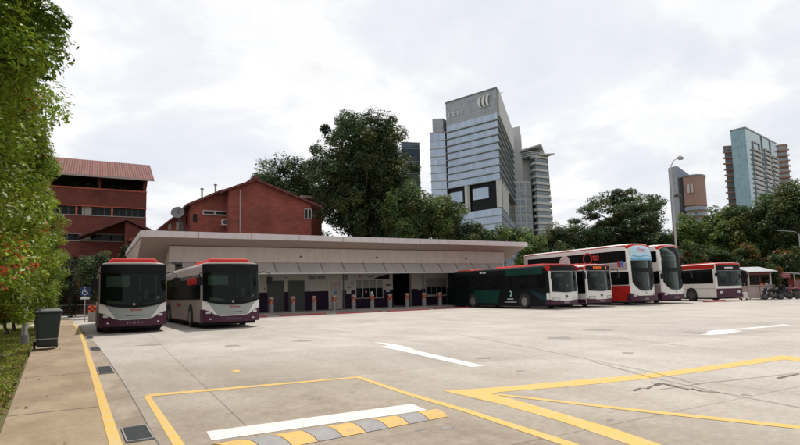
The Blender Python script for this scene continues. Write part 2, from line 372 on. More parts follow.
# ------------------------------------------------------------------ foliage
def leaf_mesh(name, cent, nrm, size, cols, mats, aspect=0.45):
    n = len(cent); nrm = nrm / (np.linalg.norm(nrm, axis=1, keepdims=True) + 1e-9)
    t = RNG.normal(size=(n, 3)); t -= nrm * (t * nrm).sum(1, keepdims=True); t /= np.linalg.norm(t, axis=1, keepdims=True) + 1e-9
    b = np.cross(nrm, t); s = size[:, None]
    v = np.empty((n, 4, 3)); v[:, 0] = cent - t * s * .5; v[:, 1] = cent + b * s * aspect * .5 + nrm * s * .08
    v[:, 2] = cent + t * s * .5; v[:, 3] = cent - b * s * aspect * .5 + nrm * s * .08
    me = bpy.data.meshes.new(name); me.vertices.add(4 * n); me.vertices.foreach_set('co', v.reshape(-1))
    me.loops.add(4 * n); me.loops.foreach_set('vertex_index', np.arange(4 * n, dtype=np.int32))
    me.polygons.add(n); me.polygons.foreach_set('loop_start', np.arange(0, 4 * n, 4, dtype=np.int32)); me.polygons.foreach_set('loop_total', np.full(n, 4, dtype=np.int32))
    at = me.color_attributes.new('leaf_colour', 'FLOAT_COLOR', 'POINT')
    c4 = np.ones((n, 4, 4), dtype=np.float32); c4[:, :, :3] = cols[:, None, :]; at.data.foreach_set('color', c4.reshape(-1))
    me.materials.append(mats); me.update(); me.validate(); return me

def crown_points(rx, ry, rz, clumps, per, cr, inner=0.45, flat=0.8, boxy=0.0):
    """clump centres in a lumpy ellipsoid shell, then leaves about each clump"""
    d = RNG.normal(size=(clumps, 3)); d /= np.linalg.norm(d, axis=1, keepdims=True)
    ph = RNG.uniform(0, 6.28, 6)
    if boxy: d = d / (np.abs(d) ** boxy).sum(1, keepdims=True) ** (1 / boxy) * .93
    lk = .4 if boxy else 1.0
    lump = 1 + lk * .13 * np.sin(3 * np.arctan2(d[:, 1], d[:, 0]) + ph[0]) + lk * .10 * np.sin(5 * d[:, 2] + ph[1]) + lk * .08 * np.sin(7 * np.arctan2(d[:, 1], d[:, 0]) + 4 * d[:, 2] + ph[2])
    r = RNG.uniform(inner, 1.0, clumps) ** .6 * lump * RNG.uniform(.88, 1.06, clumps)
    c = d * r[:, None] * np.array([rx, ry, rz])
    crs = cr * RNG.uniform(.55, 1.3, clumps); idx = np.repeat(np.arange(clumps), per)
    q = RNG.normal(size=(len(idx), 3)); q /= np.linalg.norm(q, axis=1, keepdims=True); q *= RNG.uniform(.2, 1, (len(idx), 1)) ** .5
    p = c[idx] + q * crs[idx][:, None] * np.array([1, 1, flat])
    nrm = q * .7 + np.array([0, 0, .8]) + RNG.normal(size=q.shape) * .45
    return p, nrm, idx, c
def make_tree(name, label, cat, group, loc, h, rx, rz, base, seed, col=(.035, .06, .018), clumps=90, per=150, leaf=.22, cr=1.0, ry=None, tips=0.0, trunk_r=.25, flat=.8, inner=.45, tipcol=(.42, .07, .03), m='leaf', aspect=.45, boxy=0.0, huev=1.0):
    """crown centre height = h - rz, base = height where limbs start"""
    global RNG; RNG = np.random.default_rng(seed); rr = random.Random(seed)
    root = tag(empty(name, loc), label, cat, group)
    p, nrm, idx, c = crown_points(rx, ry or rx, rz, clumps, per, cr, inner, flat, boxy)
    p[:, 2] += h - rz; k = p[:, 2] > .08; p, nrm, idx = p[k], nrm[k], idx[k]
    n = len(p); tone = RNG.uniform(.45, 1.6, clumps)[idx] * RNG.uniform(.65, 1.4, n)
    hue = RNG.uniform(-.25, .3, clumps)[idx] * huev
    cols = np.array(col)[None, :] * tone[:, None]; cols[:, 0] *= 1 + hue; cols[:, 2] *= 1 - .4 * hue
    if tips:
        tc = RNG.uniform(0, 1, clumps) < tips; out = (np.linalg.norm(c / np.array([rx, ry or rx, rz]), axis=1) > .72)
        sel = (tc & out)[idx] & (RNG.uniform(0, 1, n) < .55)
        cols[sel] = np.array(tipcol) * RNG.uniform(.5, 1.5, (sel.sum(), 1))
    sz = leaf * RNG.uniform(.6, 1.4, n)
    me = leaf_mesh('crown', p, nrm, sz, np.clip(cols, 0, 1), MT[m], aspect)
    o = bpy.data.objects.new('crown', me); link(o); o.parent = root
    mb = MB(); hh = h - rz
    mb.tube([(0, 0, -.1), (.05, .02, base * .5), (-.04, .05, base), (0, 0, hh)], [trunk_r * 1.25, trunk_r, trunk_r * .85, trunk_r * .5], 9)
    for i in rr.sample(range(clumps), min(clumps, 16)):
        q = c[i] * .9; z0 = base + (hh - base) * rr.random() * .8; b0 = (0, 0, z0); e = (q[0], q[1], max(q[2] + hh, z0 + .2))
        mid = (q[0] * .45, q[1] * .45, z0 + (e[2] - z0) * .6); mb.tube([b0, mid, e], [trunk_r * .45, trunk_r * .28, trunk_r * .08], 6)
    mb.build('trunk', MT['bark'], root, smooth=True)
    return root
def dup_tree(src, loc, rz, s, label, group=None):
    c = copy_tree(src); c.location = loc; c.rotation_euler = (0, 0, rz); c.scale = s if isinstance(s, tuple) else (s, s, s); c['label'] = label
    if group: c['group'] = group
    return c

# ------------------------------------------------------------------ buses
def interp(pl, x):
    if callable(pl): return pl(x)
    if not isinstance(pl, (list, tuple)): return pl
    for (a, b), (c, d) in zip(pl, pl[1:]):
        if x <= c: return b + (d - b) * (x - a) / max(c - a, 1e-6)
    return pl[-1][1]

class Bus:
    def __init__(s, name, label, cat, group, loc, rz, L, H, hw=1.25, z0=.28, body='white', bulge=.20, rake=.10, crown_r=.22, topround=0.0):
        s.root = tag(empty(name, loc, rz), label, cat, group); s.L, s.H, s.hw, s.z0, s.bulge, s.rake, s.tr = L, H, hw, z0, bulge, rake, topround
        r = crown_r; pts = [(-hw, z0)]; pts += [(-hw, z0 + (H - r - z0) * k / 6) for k in range(1, 6)]
        pts += [(-hw + r - r * math.cos(a), H - r + r * math.sin(a)) for a in [PI / 2 * k / 6 for k in range(7)]]
        pts += [(x, H + .03 * (1 - (x / (hw - r)) ** 2)) for x in np.linspace(-(hw - r), hw - r, 9)[1:-1]]
        pts += [(-x, z) for x, z in reversed(pts[:13])]
        pts += [(x, z0) for x in np.linspace(hw, -hw, 9)[1:-1]]
        n = len(pts); zc = (z0 + H) / 2; vs = []; fs = []
        rings = []
        for k in (.02, .2, .4, .6, .8, .92, .975): rings.append([(x * k, s.yF(x * k, zc + (z - zc) * k), zc + (z - zc) * k) for x, z in pts])
        rings.append([(x * .995, s.yF(x, z) + .02, zc + (z - zc) * .995) for x, z in pts])
        rings.append([(x, s.yF(x, z) + .07, z) for x, z in pts])
        for k in (.25, .5, .75): rings.append([(x, (s.yF(x, z) + .07) * (1 - k) + (L - .12) * k, z) for x, z in pts])
        rings.append([(x, L - .12, z) for x, z in pts]); rings.append([(x * .985, L - .03, zc + (z - zc) * .985) for x, z in pts])
        for k in (.93, .5, .02): rings.append([(x * k, L, zc + (z - zc) * k) for x, z in pts])
        for r_ in rings: vs += r_
        for i in range(len(rings) - 1):
            for k in range(n): fs.append((i * n + k, i * n + (k + 1) % n, (i + 1) * n + (k + 1) % n, (i + 1) * n + k))
        fs += [tuple(range(n)), tuple(range((len(rings) - 1) * n, len(rings) * n))]
        MB().add(vs, fs).build('body', MT[body], s.root, smooth=True)
        box('chassis', MT['dark_void'], s.root, -hw + .12, hw - .12, .5, L - .4, .16, z0 + .01)
    def yF(s, x, z):
        u = min(abs(x) / s.hw, 1.0); t = max(0, (z - 1.0) / (s.H - 1.0))
        y = s.bulge * u ** 3 + s.rake * t ** 1.6
        if s.tr: y += s.tr * max(0, (z - (s.H - .9)) / .9) ** 2.5
        return y
    def front(s, name, m, x0, x1, bot, top, off=.008, thick=.03, parent=None, nx=20, nz=6, **kw):
        mb = MB(); vs = []; xs = np.linspace(x0, x1, nx + 1)
        for d in (off, off - thick):
            for x in xs:
                b, t = interp(bot, x), interp(top, x); t = max(t, b + .002)
                for j in range(nz + 1):
                    z = b + (t - b) * j / nz; vs.append((x, s.yF(x, z) - d, z))
        w = nz + 1; K = (nx + 1) * w; fs = []
        for i in range(nx):
            for j in range(nz):
                a = i * w + j; fs += [(a, a + 1, a + w + 1, a + w), (K + a, K + a + w, K + a + w + 1, K + a + 1)]
        for i in range(nx):
            a, b = i * w, i * w + nz; fs += [(a, a + w, K + a + w, K + a), (b, K + b, K + b + w, b + w)]
        for j in range(nz):
            a, b = j, nx * w + j; fs += [(a, K + a, K + a + 1, a + 1), (b, b + 1, K + b + 1, K + b)]
        return mb.add(vs, fs).build(name, m, parent or s.root, smooth=True)
    def side(s, name, m, pts, side=-1, off=.008, thick=.02, parent=None):
        """pts (y,z) polygon on a flank"""
        x = side * (s.hw + off); return MB().prism_x(pts, x, x - side * thick).build(name, m, parent or s.root)
    def rect(s, name, m, y0, y1, z0, z1, side=-1, off=.008, r=.08, parent=None):
        pts = []
        for cy_, cz_, a0 in ((y1 - r, z1 - r, 0), (y0 + r, z1 - r, 90), (y0 + r, z0 + r, 180), (y1 - r, z0 + r, 270)):
            for k in range(4): a = math.radians(a0 + 30 * k); pts.append((cy_ + r * math.cos(a), cz_ + r * math.sin(a)))
        return s.side(name, m, pts, side, off, parent=parent)
    def wheel(s, y, side, R_=.48, rim='rim'):
        x = side * (s.hw + .012)
        arch = [(y + (R_ + .10) * math.cos(a), .50 + (R_ + .10) * math.sin(a)) for a in [PI * k / 14 for k in range(15)]] + [(y - R_ - .10, s.z0 - .01), (y + R_ + .10, s.z0 - .01)]
        s.side('wheel_arch', MT['dark_void'], arch, side, .010)
        w = empty('wheel', (side * s.hw, y, R_)); w.parent = s.root
        h = side
        MB().lathe([(R_ * .55, h * .03), (R_ * .62, h * .035), (R_ * .93, h * .03), (R_, h * .0), (R_, -h * .22), (R_ * .9, -h * .25), (R_ * .5, -h * .25)], axis='x', n=28).build('tyre', MT['tyre'], w, smooth=True)
        MB().lathe([(R_ * .60, h * .036), (R_ * .55, h * .042), (R_ * .48, h * .0), (R_ * .28, -h * .02), (R_ * .24, h * .03), (R_ * .10, h * .04), (.01, h * .04)], axis='x', n=24).build('rim', MT[rim], w, smooth=True)
    def axle(s, ys, **k):
        for y in ys:
            for sd in (-1, 1): s.wheel(y, sd, **k)
    def mirror(s, side, z=2.35, drop=.55, reach=.38):
        x = side * (s.hw - .05); m = empty('wing_mirror', (x, .1, z)); m.parent = s.root
        MB().tube([(0, .02, .05), (side * reach * .4, -.22, .10), (side * reach, -.28, .02), (side * reach, -.28, -.15)], .022, 7).build('arm', MT['black'], m, smooth=True)
        box('mirror_head', MT['black'], m, side * reach - .12, side * reach + .12, -.36, -.24, -.15 - drop * .65, -.12, bevel=.03)
    def pod(s, x0, y0, y1, h=.22, m='red', name='roof_unit', w1=.8):
        hw = x0; zt = s.H + .0
        pts = [(-hw, y0), (hw, y0), (hw, y1), (-hw, y1)]
        return MB().add([(-hw, y0, zt - .02), (hw, y0, zt - .02), (hw, y1, zt - .02), (-hw, y1, zt - .02),
                  (-hw * w1, y0 + .12, zt + h), (hw * w1, y0 + .12, zt + h), (hw * w1, y1 - .35, zt + h), (-hw * w1, y1 - .35, zt + h)],
                 [(0, 3, 2, 1), (4, 5, 6, 7), (0, 1, 5, 4), (1, 2, 6, 5), (2, 3, 7, 6), (3, 0, 4, 7)]).build(name, MT[m], s.root, bevel=.05)
    def plate(s, x, z, w=.46):
        p = s.front('number_plate', MT['plate'], x - w / 2, x + w / 2, z - .05, z + .05, off=.018, nx=4, nz=1)
        mb = MB()
        for k in range(7):
            if k == 3: continue
            xx = x - w / 2 + .05 + k * (w - .1) / 6.6; mb.box(xx, xx + .03, s.yF(xx, z) - .026, s.yF(xx, z) - .012, z - .022, z + .022)
        mb.build('plate_characters', MT['dk'], p)
    def wipers(s, z, span=.85):
        for sg in (-1, 1):
            mb = MB(); a = (sg * .18, z); b = (sg * (.18 + span * .75), z + .42)
            mb.tube([(a[0], s.yF(*a) - .06, a[1]), (b[0], s.yF(*b) - .06, b[1])], .011, 5)
            mb.tube([(b[0] - sg * .25, s.yF(b[0], b[1]) - .05, b[1] - .14 + .05), (b[0] + sg * .2, s.yF(b[0], b[1]) - .05, b[1] + .14)], .009, 5)
            mb.build('wiper', MT['black'], s.root)
    def windows(s, y0, y1, z0, z1, n, side=-1, mat_='side_glass', frame='black', gap=.035):
        s.rect('window_surround', MT[frame], y0 - .04, y1 + .04, z0 - .04, z1 + .04, side, .006, .10)
        w = (y1 - y0) / n
        for k in range(n): s.rect('side_window', MT[mat_], y0 + k * w + gap / 2, y0 + (k + 1) * w - gap / 2, z0, z1, side, .014, .05)
    def interior(s, items, off=.012):
        for nm, m, x0, x1, a, b in items: s.front(nm, MT[m], x0, x1, a, b, off=off, thick=.006, nx=6, nz=2)

def left_bus(loc, rz, label, name='single_deck_bus'):
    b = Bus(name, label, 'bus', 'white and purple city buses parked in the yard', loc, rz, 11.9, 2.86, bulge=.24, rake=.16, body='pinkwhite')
    curve = lambda x: 1.05 + .22 * (abs(x) / 1.25) ** 2.2
    pur = [(-1.24, .86), (-.98, .78), (-.72, .60), (-.5, .545), (.5, .545), (.72, .60), (.98, .78), (1.24, .86)]
    b.front('front_panel', MT['white'], -1.235, 1.235, .30, lambda x: curve(x) + .01, .006, nz=8)
    b.front('centre_panel', MT['grey_panel'], -1.02, 1.02, [(-1.02, 1.13), (-.62, .58), (.62, .58), (1.02, 1.13)], curve, .012, nx=30)
    b.front('bumper', MT['purple'], -1.238, 1.238, .285, pur, .018, nx=30)
    b.front('windscreen_recess', MT['dark_void'], -1.21, 1.21, curve, 2.80, .010, nz=12)
    b.interior([('sun_blind', 'blind', -1.0, -.18, 1.88, 2.30), ('dashboard', 'dash', -.98, -.30, lambda x: curve(x) + .03, lambda x: curve(x) + .22 - .10 * (x + .64) ** 2 * 4),
                ('dashboard_right', 'cab_grey', -.2, 1.0, lambda x: curve(x) + .03, lambda x: curve(x) + .13), ('cab_partition', 'cab_grey', .18, .24, 1.3, 2.35),
                ('cab_partition', 'cab_grey', .80, .86, 1.3, 2.35), ('passenger_seat', 'cab_grey', .35, .55, 1.35, 1.75), ('ticket_notice', 'paper', .86, .96, 1.36, 1.46)])
    b.front('windscreen', MT['pane'], -1.215, 1.215, lambda x: curve(x) + .005, 2.42, .045, thick=.008, nz=10)
    b.front('destination_display', MT['black'], -1.215, 1.215, 2.43, 2.80, .045, thick=.012, nz=4)
    b.front('windscreen_edge', MT['black'], -1.22, 1.22, lambda x: curve(x) - .035, lambda x: curve(x) + .035 + .09 * (1 - abs(x) / 1.25), .050, thick=.02)
    for sg in (-1, 1):
        h = b.front('headlight', MT['lamp'], sg * 1.0 - .09, sg * 1.0 + .09, .66, .76, .026, nx=6, nz=2)
        b.front('fog_lamp', MT['lamp'], sg * .92 - .04, sg * .92 + .04, .40, .46, .026, nx=4, nz=2)
    b.plate(.05, .42, .55)
    MB().lathe([(.05, 0), (.05, -.012), (.001, -.014)], (0.0, b.yF(0, 1.16) - .06, 1.16), 'y', 16).build('badge', MT['rim'], b.root)
    text('fleet_name', 'SBSTransit', .105, MT['redtext'], b.root, (.08, b.yF(0, .93) - .022, .93), FRONT, weight=.002, shear=.25)
    b.front('grille_slot', MT['black'], -.3, .42, .70, .72, .016, nx=6, nz=1)
    b.wipers(1.12, .8)
    for sd in (-1, 1):
        b.windows(.55 if sd < 0 else 2.2, 11.0, 1.30, 2.32, 6, sd)
        if sd > 0: b.rect('entrance_door', MT['side_glass'], .45, 1.75, .36, 2.35, sd, .014)
        b.rect('skirt_panel', MT['pinkwhite'], .35, 11.8, .30, 1.24, sd, .004, .03)
        b.side('purple_sweep', MT['purple'], [(7.6, .30), (11.75, .30), (11.75, 2.5), (11.0, 2.5), (10.6, 1.26), (9.2, .95)], sd, .009)
        b.rect('front_corner_panel', MT['purple'], .28, .55, .29, .84, sd, .009, .02)
    b.rect('side_advert', MT['red'], 1.0, 3.4, 1.95, 2.25, -1, .018, .04)
    text('fleet_name', 'SBSTransit', .26, MT['redtext'], b.root, (-1.262, 5.6, 1.0), LEFT, shear=.2)
    b.axle([2.6, 8.6]); b.mirror(1); b.mirror(-1, 2.35, .5, .22)
    b.pod(1.02, .55, 3.8, .21)
    return b.root
left_bus((1.52, 24.35, 0), 0, 'white and purple single-deck bus parked beside the footpath, leftmost in the yard')
left_bus((5.36, 23.95, 0), .035, 'white and purple bus second from left, red advert on its pale flank')

def citaro(loc, rz, label, body, name='single_deck_bus', rear='pinkwhite'):
    b = Bus(name, label, 'bus', 'white and purple city buses parked in the yard', loc, rz, 11.95, 2.88, bulge=.20, rake=.10, body=body)
    b.front('front_panel', MT['white'], -1.235, 1.235, .5, 2.46, .006, nz=10)
    b.front('bumper', MT['purple'], -1.238, 1.238, .285, lambda x: .52 + .10 * (abs(x) / 1.24) ** 3, .014)
    b.front('windscreen_recess', MT['dark_void'], -1.10, 1.10, lambda x: 1.06 + .06 * abs(x), 2.44, .012, nz=10)
    b.interior([('dashboard', 'cab_grey', -1.0, 1.0, 1.14, 1.24), ('steering_wheel', 'cab_grey', .25, .7, 1.28, 1.36), ('sun_blind', 'blind', -.95, -.15, 2.05, 2.3),
                ('cab_partition', 'cab_grey', .05, .11, 1.25, 2.4), ('passenger_seat', 'cab_grey', -.6, -.3, 1.25, 1.7), ('licence_notice', 'paper', .1, .2, 1.42, 1.56)], .016)
    b.front('windscreen', MT['pane'], -1.11, 1.11, lambda x: 1.06 + .06 * abs(x), 2.44, .045, thick=.008, nz=8)
    b.front('destination_display', MT['black'], -1.12, 1.12, 2.47, 2.80, .022, nz=4)
    b.front('roof_edge', MT['red'], -1.20, 1.20, [(-1.2, 2.45), (-1.125, 2.55), (-1.12, 2.815), (1.12, 2.815), (1.125, 2.55), (1.2, 2.45)], lambda x: 2.87 - .10 * (abs(x) / 1.2) ** 6, .014, nx=40, nz=4)
    for sg in (-1, 1):
        b.front('headlight', MT['lamp'], sg * .82 - .24, sg * .82 + .24, .56, .74, .020, nx=6, nz=2)
        b.front('headlight_surround', MT['cab_grey'], sg * .82 - .27, sg * .82 + .27, .54, .76, .012, nx=6, nz=2)
        b.front('corner_pillar', MT['white'], sg * 1.165 - .045, sg * 1.165 + .045, 1.0, 2.46, .03, nx=3)
    b.plate(0, .41)
    mb = MB(); c = (0, b.yF(0, .82) - .02, .80)
    mb.lathe([(.075, 0), (.088, -.012), (.100, -.012), (.100, 0)], c, 'y', 20)
    for a in (90, 210, 330): a = math.radians(a); mb.tube([c, (c[0] + .085 * math.cos(a), c[1] - .005, c[2] + .085 * math.sin(a))], [.022, .006], 5)
    mb.build('star_badge', MT['dk'], b.root)
    b.wipers(1.10, .85); b.axle([2.6, 8.45], rim='rim'); b.mirror(-1, 2.45, .6, .15); b.mirror(1, 2.45, .6, .3)
    b.pod(1.08, 1.0, 6.2, .12, w1=.86); b.pod(.9, 9.0, 11.3, .10)
    return b
b = citaro((26.85, 24.9, 0), -.02, 'dark green wrapped single-deck bus with a pale swirl on its flank', 'greenblack')
for sd in (-1, 1):
    b.rect('side_glazing', MT['side_glass'], .55, 11.4, 1.40, 2.40, sd, .008, .08)
    for k in range(1, 7): b.rect('window_division', MT['greenblack'], .55 + k * 1.55, .60 + k * 1.55, 1.38, 2.42, sd, .012, .01)
    b.side('upper_green_patch', MT['dkgreen'], [(.9, 2.76), (4.4, 2.76), (4.6, 2.30), (.75, 2.30)], sd, .014)
    b.side('lower_green_patch', MT['dkgreen'], [(5.15, 1.30), (8.2, 1.33), (8.3, .36), (5.55, .34)], sd, .014)
    b.side('teal_patch', MT['teal'], [(.30, .86), (.30, .42), (1.2, .66), (2.1, 1.25)], sd, .014)
    b.rect('white_corner', MT['white'], .22, .50, .62, 1.05, sd, .016, .03); b.rect('purple_corner', MT['purple'], .22, .62, .29, .60, sd, .016, .02)
    b.side('red_roof_edge', MT['red'], [(.2, 2.46), (.34, 2.46), (.62, 2.78), (.2, 2.80)], sd, .018)
mb = MB()
arc = [(4.05 + .15 * math.cos(a), 1.02 + .19 * math.sin(a)) for a in [math.radians(q) for q in range(40, 300, 20)]]
mb.tube([(-1.272, y, z) for y, z in arc], [.012 + .022 * math.sin(PI * k / (len(arc) - 1)) for k in range(len(arc))], 6)
mb.tube([(-1.272, 4.05, .94), (-1.272, 3.98, .84), (-1.272, 4.12, .80)], [.03, .03, .01], 6)
mb.build('swirl_emblem', MT['palegreen'], b.root)
mb = MB()
for k in range(9): mb.box(-1.275, -1.262, 3.75 + k * .07, 3.795 + k * .07, .63, .69)
for k in range(17): mb.box(-1.275, -1.262, 3.42 + k * .075, 3.47 + k * .075, .42, .465)
mb.build('small_lettering', MT['wtext'], b.root)
text('fleet_name', 'SBSTransit', .17, MT['wtext'], b.root, (-1.268, 7.1, 2.63), LEFT, weight=.004)

b = citaro((30.05, 24.75, 0), -.03, 'white single-deck bus with lit orange route display, between green bus and double-decker', 'white')
dsp = b.front('lit_route_number', MT['black'], -.9, .9, 2.50, 2.78, .03, nx=4)
text('lit_lettering', '2', .24, MT['amber'], dsp, (.62, b.yF(.6, 2.64) - .036, 2.64), FRONT, weight=.012)
mb = MB()
for r_ in range(2):
    for k in range(6): mb.box(-.62 + k * .13, -.53 + k * .13, b.yF(0, 2.6) - .042, b.yF(0, 2.6) - .03, 2.56 + r_ * .11, 2.63 + r_ * .11)
mb.build('lit_place_name', MT['amber'], dsp)
for sd in (-1, 1): b.rect('front_quarter_light', MT['side_glass'], .24, .98, .95, 2.46, sd, .016, .05); b.windows(1.2, 11.2, 1.35, 2.38, 7, sd); b.rect('red_roof_strip', MT['red'], .3, 11.8, 2.55, 2.74, sd, .01, .02); b.rect('purple_skirt', MT['purple'], .25, 11.8, .29, .55, sd, .009, .02)

def double_deck(loc, rz, label, advert):
    b = Bus('double_deck_bus', label, 'double-decker bus', 'double-decker buses', loc, rz, 11.6, 4.36, bulge=.30, rake=.16, crown_r=.20, topround=.28)
    b.front('bumper', MT['purple'], -1.238, 1.238, .285, [(-1.24, .86), (-1.0, .80), (-.72, .66), (.72, .66), (1.0, .80), (1.24, .86)], .014, nx=30)
    low = lambda x: 1.0 + .62 * (abs(x) / 1.08) ** 3.2
    b.front('windscreen_recess', MT['dark_void'], -1.08, 1.08, low, 3.16, .012, nz=14)
    b.interior([('dashboard', 'cab_grey', -.7, .7, lambda x: low(x) + .05, lambda x: low(x) + .14), ('steering_wheel', 'cab_grey', .2, .62, 1.4, 1.47),
                ('cab_partition', 'cab_grey', -.15, -.09, 1.3, 2.3), ('passenger_seat', 'cab_grey', -.7, -.45, 1.55, 2.0), ('upper_deck_rail', 'cab_grey', -1.0, 1.0, 2.66, 2.74),
                ('upper_deck_seat', 'cab_grey', -.8, -.3, 2.72, 3.0), ('upper_deck_seat', 'cab_grey', .3, .8, 2.72, 3.0)], .016)
    b.front('lower_windscreen', MT['pane'], -1.085, 1.085, low, 2.34, .045, thick=.008, nz=10)
    b.front('destination_display', MT['black'], -1.09, 1.09, 2.35, 2.62, .047, thick=.02, nz=3)
    b.front('upper_front_window', MT['pane'], -1.085, 1.085, 2.63, 3.15, .045, thick=.008, nz=4)
    top = lambda x: 4.22 - .22 * (abs(x) / 1.06) ** 3
    if advert:
        ad = b.front('front_advert', MT['adblue'], -1.06, 1.06, 3.18, top, .03, nx=24, nz=10)
        b.front('advert_blue_band', MT['adblue2'], -1.06, 1.06, 3.18, 3.34, .037, parent=ad, nz=2)
        b.front('advert_wave', MT['adblue2'], -.95, .9, lambda x: 3.42 + .05 * math.sin(4 * x), lambda x: 3.47 + .09 * math.sin(2.5 * x + 1) ** 2, .037, parent=ad, nz=2)
        t = text('advert_lettering', 'Oto', .42, MT['adpink'], ad, (-.12, b.yF(0, 4.0) - .10, 3.92), (PI / 2 - .30, 0, 0), weight=.006)
    else:
        b.front('upper_window_recess', MT['cab_grey'], -1.05, 1.05, 3.14, top, .014, nx=24, nz=8)
        b.interior([('grab_rail', 'alu', -.9, .9, 3.52, 3.56), ('ceiling_panel', 'paper', -.8, .8, 3.95, 4.08)], .02)
        b.front('upper_curved_window', MT['clear_pane'], -1.06, 1.06, 3.16, top, .045, thick=.008, nx=24, nz=8)
    for sg in (-1, 1):
        b.front('headlight', MT['lamp'], sg * .98 - .10, sg * .98 + .10, .62, .76, .022, nx=5, nz=3)
        b.front('roof_corner', MT['red'], sg * 1.14 - .08, sg * 1.14 + .08, 4.02, 4.22, .010, nx=5, nz=3)
    b.front('roof_brow', MT['red'], -1.1, 1.1, lambda x: top(x) + .04, lambda x: 4.335 - .10 * (abs(x) / 1.1) ** 5, .012, nx=24, nz=3)
    b.plate(0, .44); b.wipers(1.12, .7)
    MB().lathe([(.06, 0), (.06, -.012), (.001, -.014)], (0.0, b.yF(0, .86) - .01, .86), 'y', 16).build('badge', MT['rim'], b.root)
    for sd in (-1, 1):
        b.windows(.55, 11.0, 3.10, 3.86, 7, sd)
        b.rect('front_quarter_light', MT['side_glass'], .35, 2.0, 1.45, 2.38, sd, .012, .12)
        if sd > 0: b.rect('entrance_door', MT['side_glass'], .45, 1.75, .36, 2.35, sd, .016)
        b.windows(2.3, 10.6, 1.45, 2.35, 6, sd)
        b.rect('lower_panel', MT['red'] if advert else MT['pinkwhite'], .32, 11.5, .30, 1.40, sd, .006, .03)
        b.rect('roof_rail', MT['red'], .5, 11.4, 4.17, 4.26, sd, -.004, .03)
        b.rect('front_corner_panel', MT['purple'], .30, .62, .29, .80, sd, .012, .02)
    b.axle([2.7, 8.3, 9.6]); b.mirror(-1, 2.3, .5, .2); b.mirror(1, 2.3, .5, .3)
    return b
b = double_deck((34.05, 24.2, 0), -.06, 'double-decker bus with pale blue front advert and red lower flank, third in the row', True)
mb = MB(); mb.lathe([(.36, 0), (.36, -.012), (.47, -.012), (.47, 0)], (-1.262, 4.06, 3.50), 'x', 30); mb.build('advert_ring', MT['redtext'], b.root)
text('advert_lettering', 'to', .72, MT['redtext'], b.root, (-1.275, 3.22, 3.58), LEFT, weight=.02)
text('advert_lettering', 'Massage', .34, MT['redtext'], b.root, (-1.275, 2.75, 2.98), LEFT, weight=.01)
MB().lathe([(.62, .01), (.62, -.012), (.001, -.013)], (-1.262, 6.5, 3.30), 'x', 30).build('advert_disc', MT['adwhite'], b.root)
b.side('advert_emblem', MT['blue'], [(.74, 3.16), (1.0, 3.16), (1.02, 2.76), (.74, 2.70)][::-1], -1, .02)
b.side('advert_emblem_half', MT['redtext'], [(1.02, 3.16), (1.26, 3.16), (1.26, 2.76), (1.05, 2.70)][::-1], -1, .02)
b.rect('white_cove_panel', MT['pinkwhite'], .45, 11.3, 2.50, 3.02, -1, .006, .03)
double_deck((37.55, 24.2, 0), -.07, 'double-decker bus with clear curved upper window and no advert, rightmost of the two', False)

# older single decker at the right
loc = P(727.5, 41.2); b = Bus('single_deck_bus', 'older boxy single-deck bus with flat purple and white front', 'bus', 'white and purple city buses parked in the yard', (loc[0] + .3, loc[1], 0), -.25, 11.2, 2.94, bulge=.05, rake=.05, body='white', crown_r=.09)
b.front('upper_front', MT['black'], -1.15, 1.19, 2.36, 2.78, .012)
b.front('lit_lettering', MT['paper'], -.35, .45, 2.50, 2.64, .02, nx=3, nz=1)
b.front('windscreen_recess', MT['dark_void'], -1.1, 1.17, 1.17, 2.34, .010)
b.interior([('dashboard', 'cab_grey', -1.0, 1.0, 1.22, 1.32), ('driver_seat', 'cab_grey', .3, .7, 1.32, 1.8), ('cab_partition', 'cab_grey', -.2, -.12, 1.3, 2.3), ('sun_blind', 'blind', -.9, -.3, 1.9, 2.2)], .014)
b.front('windscreen', MT['pane'], -1.1, 1.17, 1.17, 2.34, .035, thick=.008)
b.front('windscreen_divider', MT['black'], .02, .05, 1.17, 2.34, .038, nx=1)
b.front('purple_front_panel', MT['purple'], -1.24, 1.24, .30, .98, .012); b.front('bumper', MT['purple'], -1.245, 1.245, .30, .5, .06)
for sg in (-1, 1): b.front('headlight', MT['lamp'], sg * .85 - .12, sg * .85 + .12, .62, .78, .03, nx=4, nz=2)
b.front('red_brow', MT['red'], -1.2, 1.2, 2.80, lambda x: 2.93 - .06 * (abs(x) / 1.2) ** 6, .02); b.plate(.4, .43); b.wipers(1.15, .8); b.mirror(-1, 2.3, .4, .2); b.mirror(1, 2.2, .5, .3); b.axle([2.5, 8.2], rim='cab_grey')
for sd in (-1, 1):
    b.windows(.32, 10.8, 1.42, 2.46, 6, sd); b.rect('red_roof_strip', MT['red'], .1, 11.1, 2.54, 2.87, sd, .010, .02)
    b.rect('panel_joint', MT['cab_grey'], .2, 11.0, .98, 1.0, sd, .008, .005); b.rect('panel_joint', MT['cab_grey'], 3.5, 3.52, .32, 1.45, sd, .008, .005)
b.pod(1.12, .35, 10.8, .07, w1=.95, name='red_roof_panel')

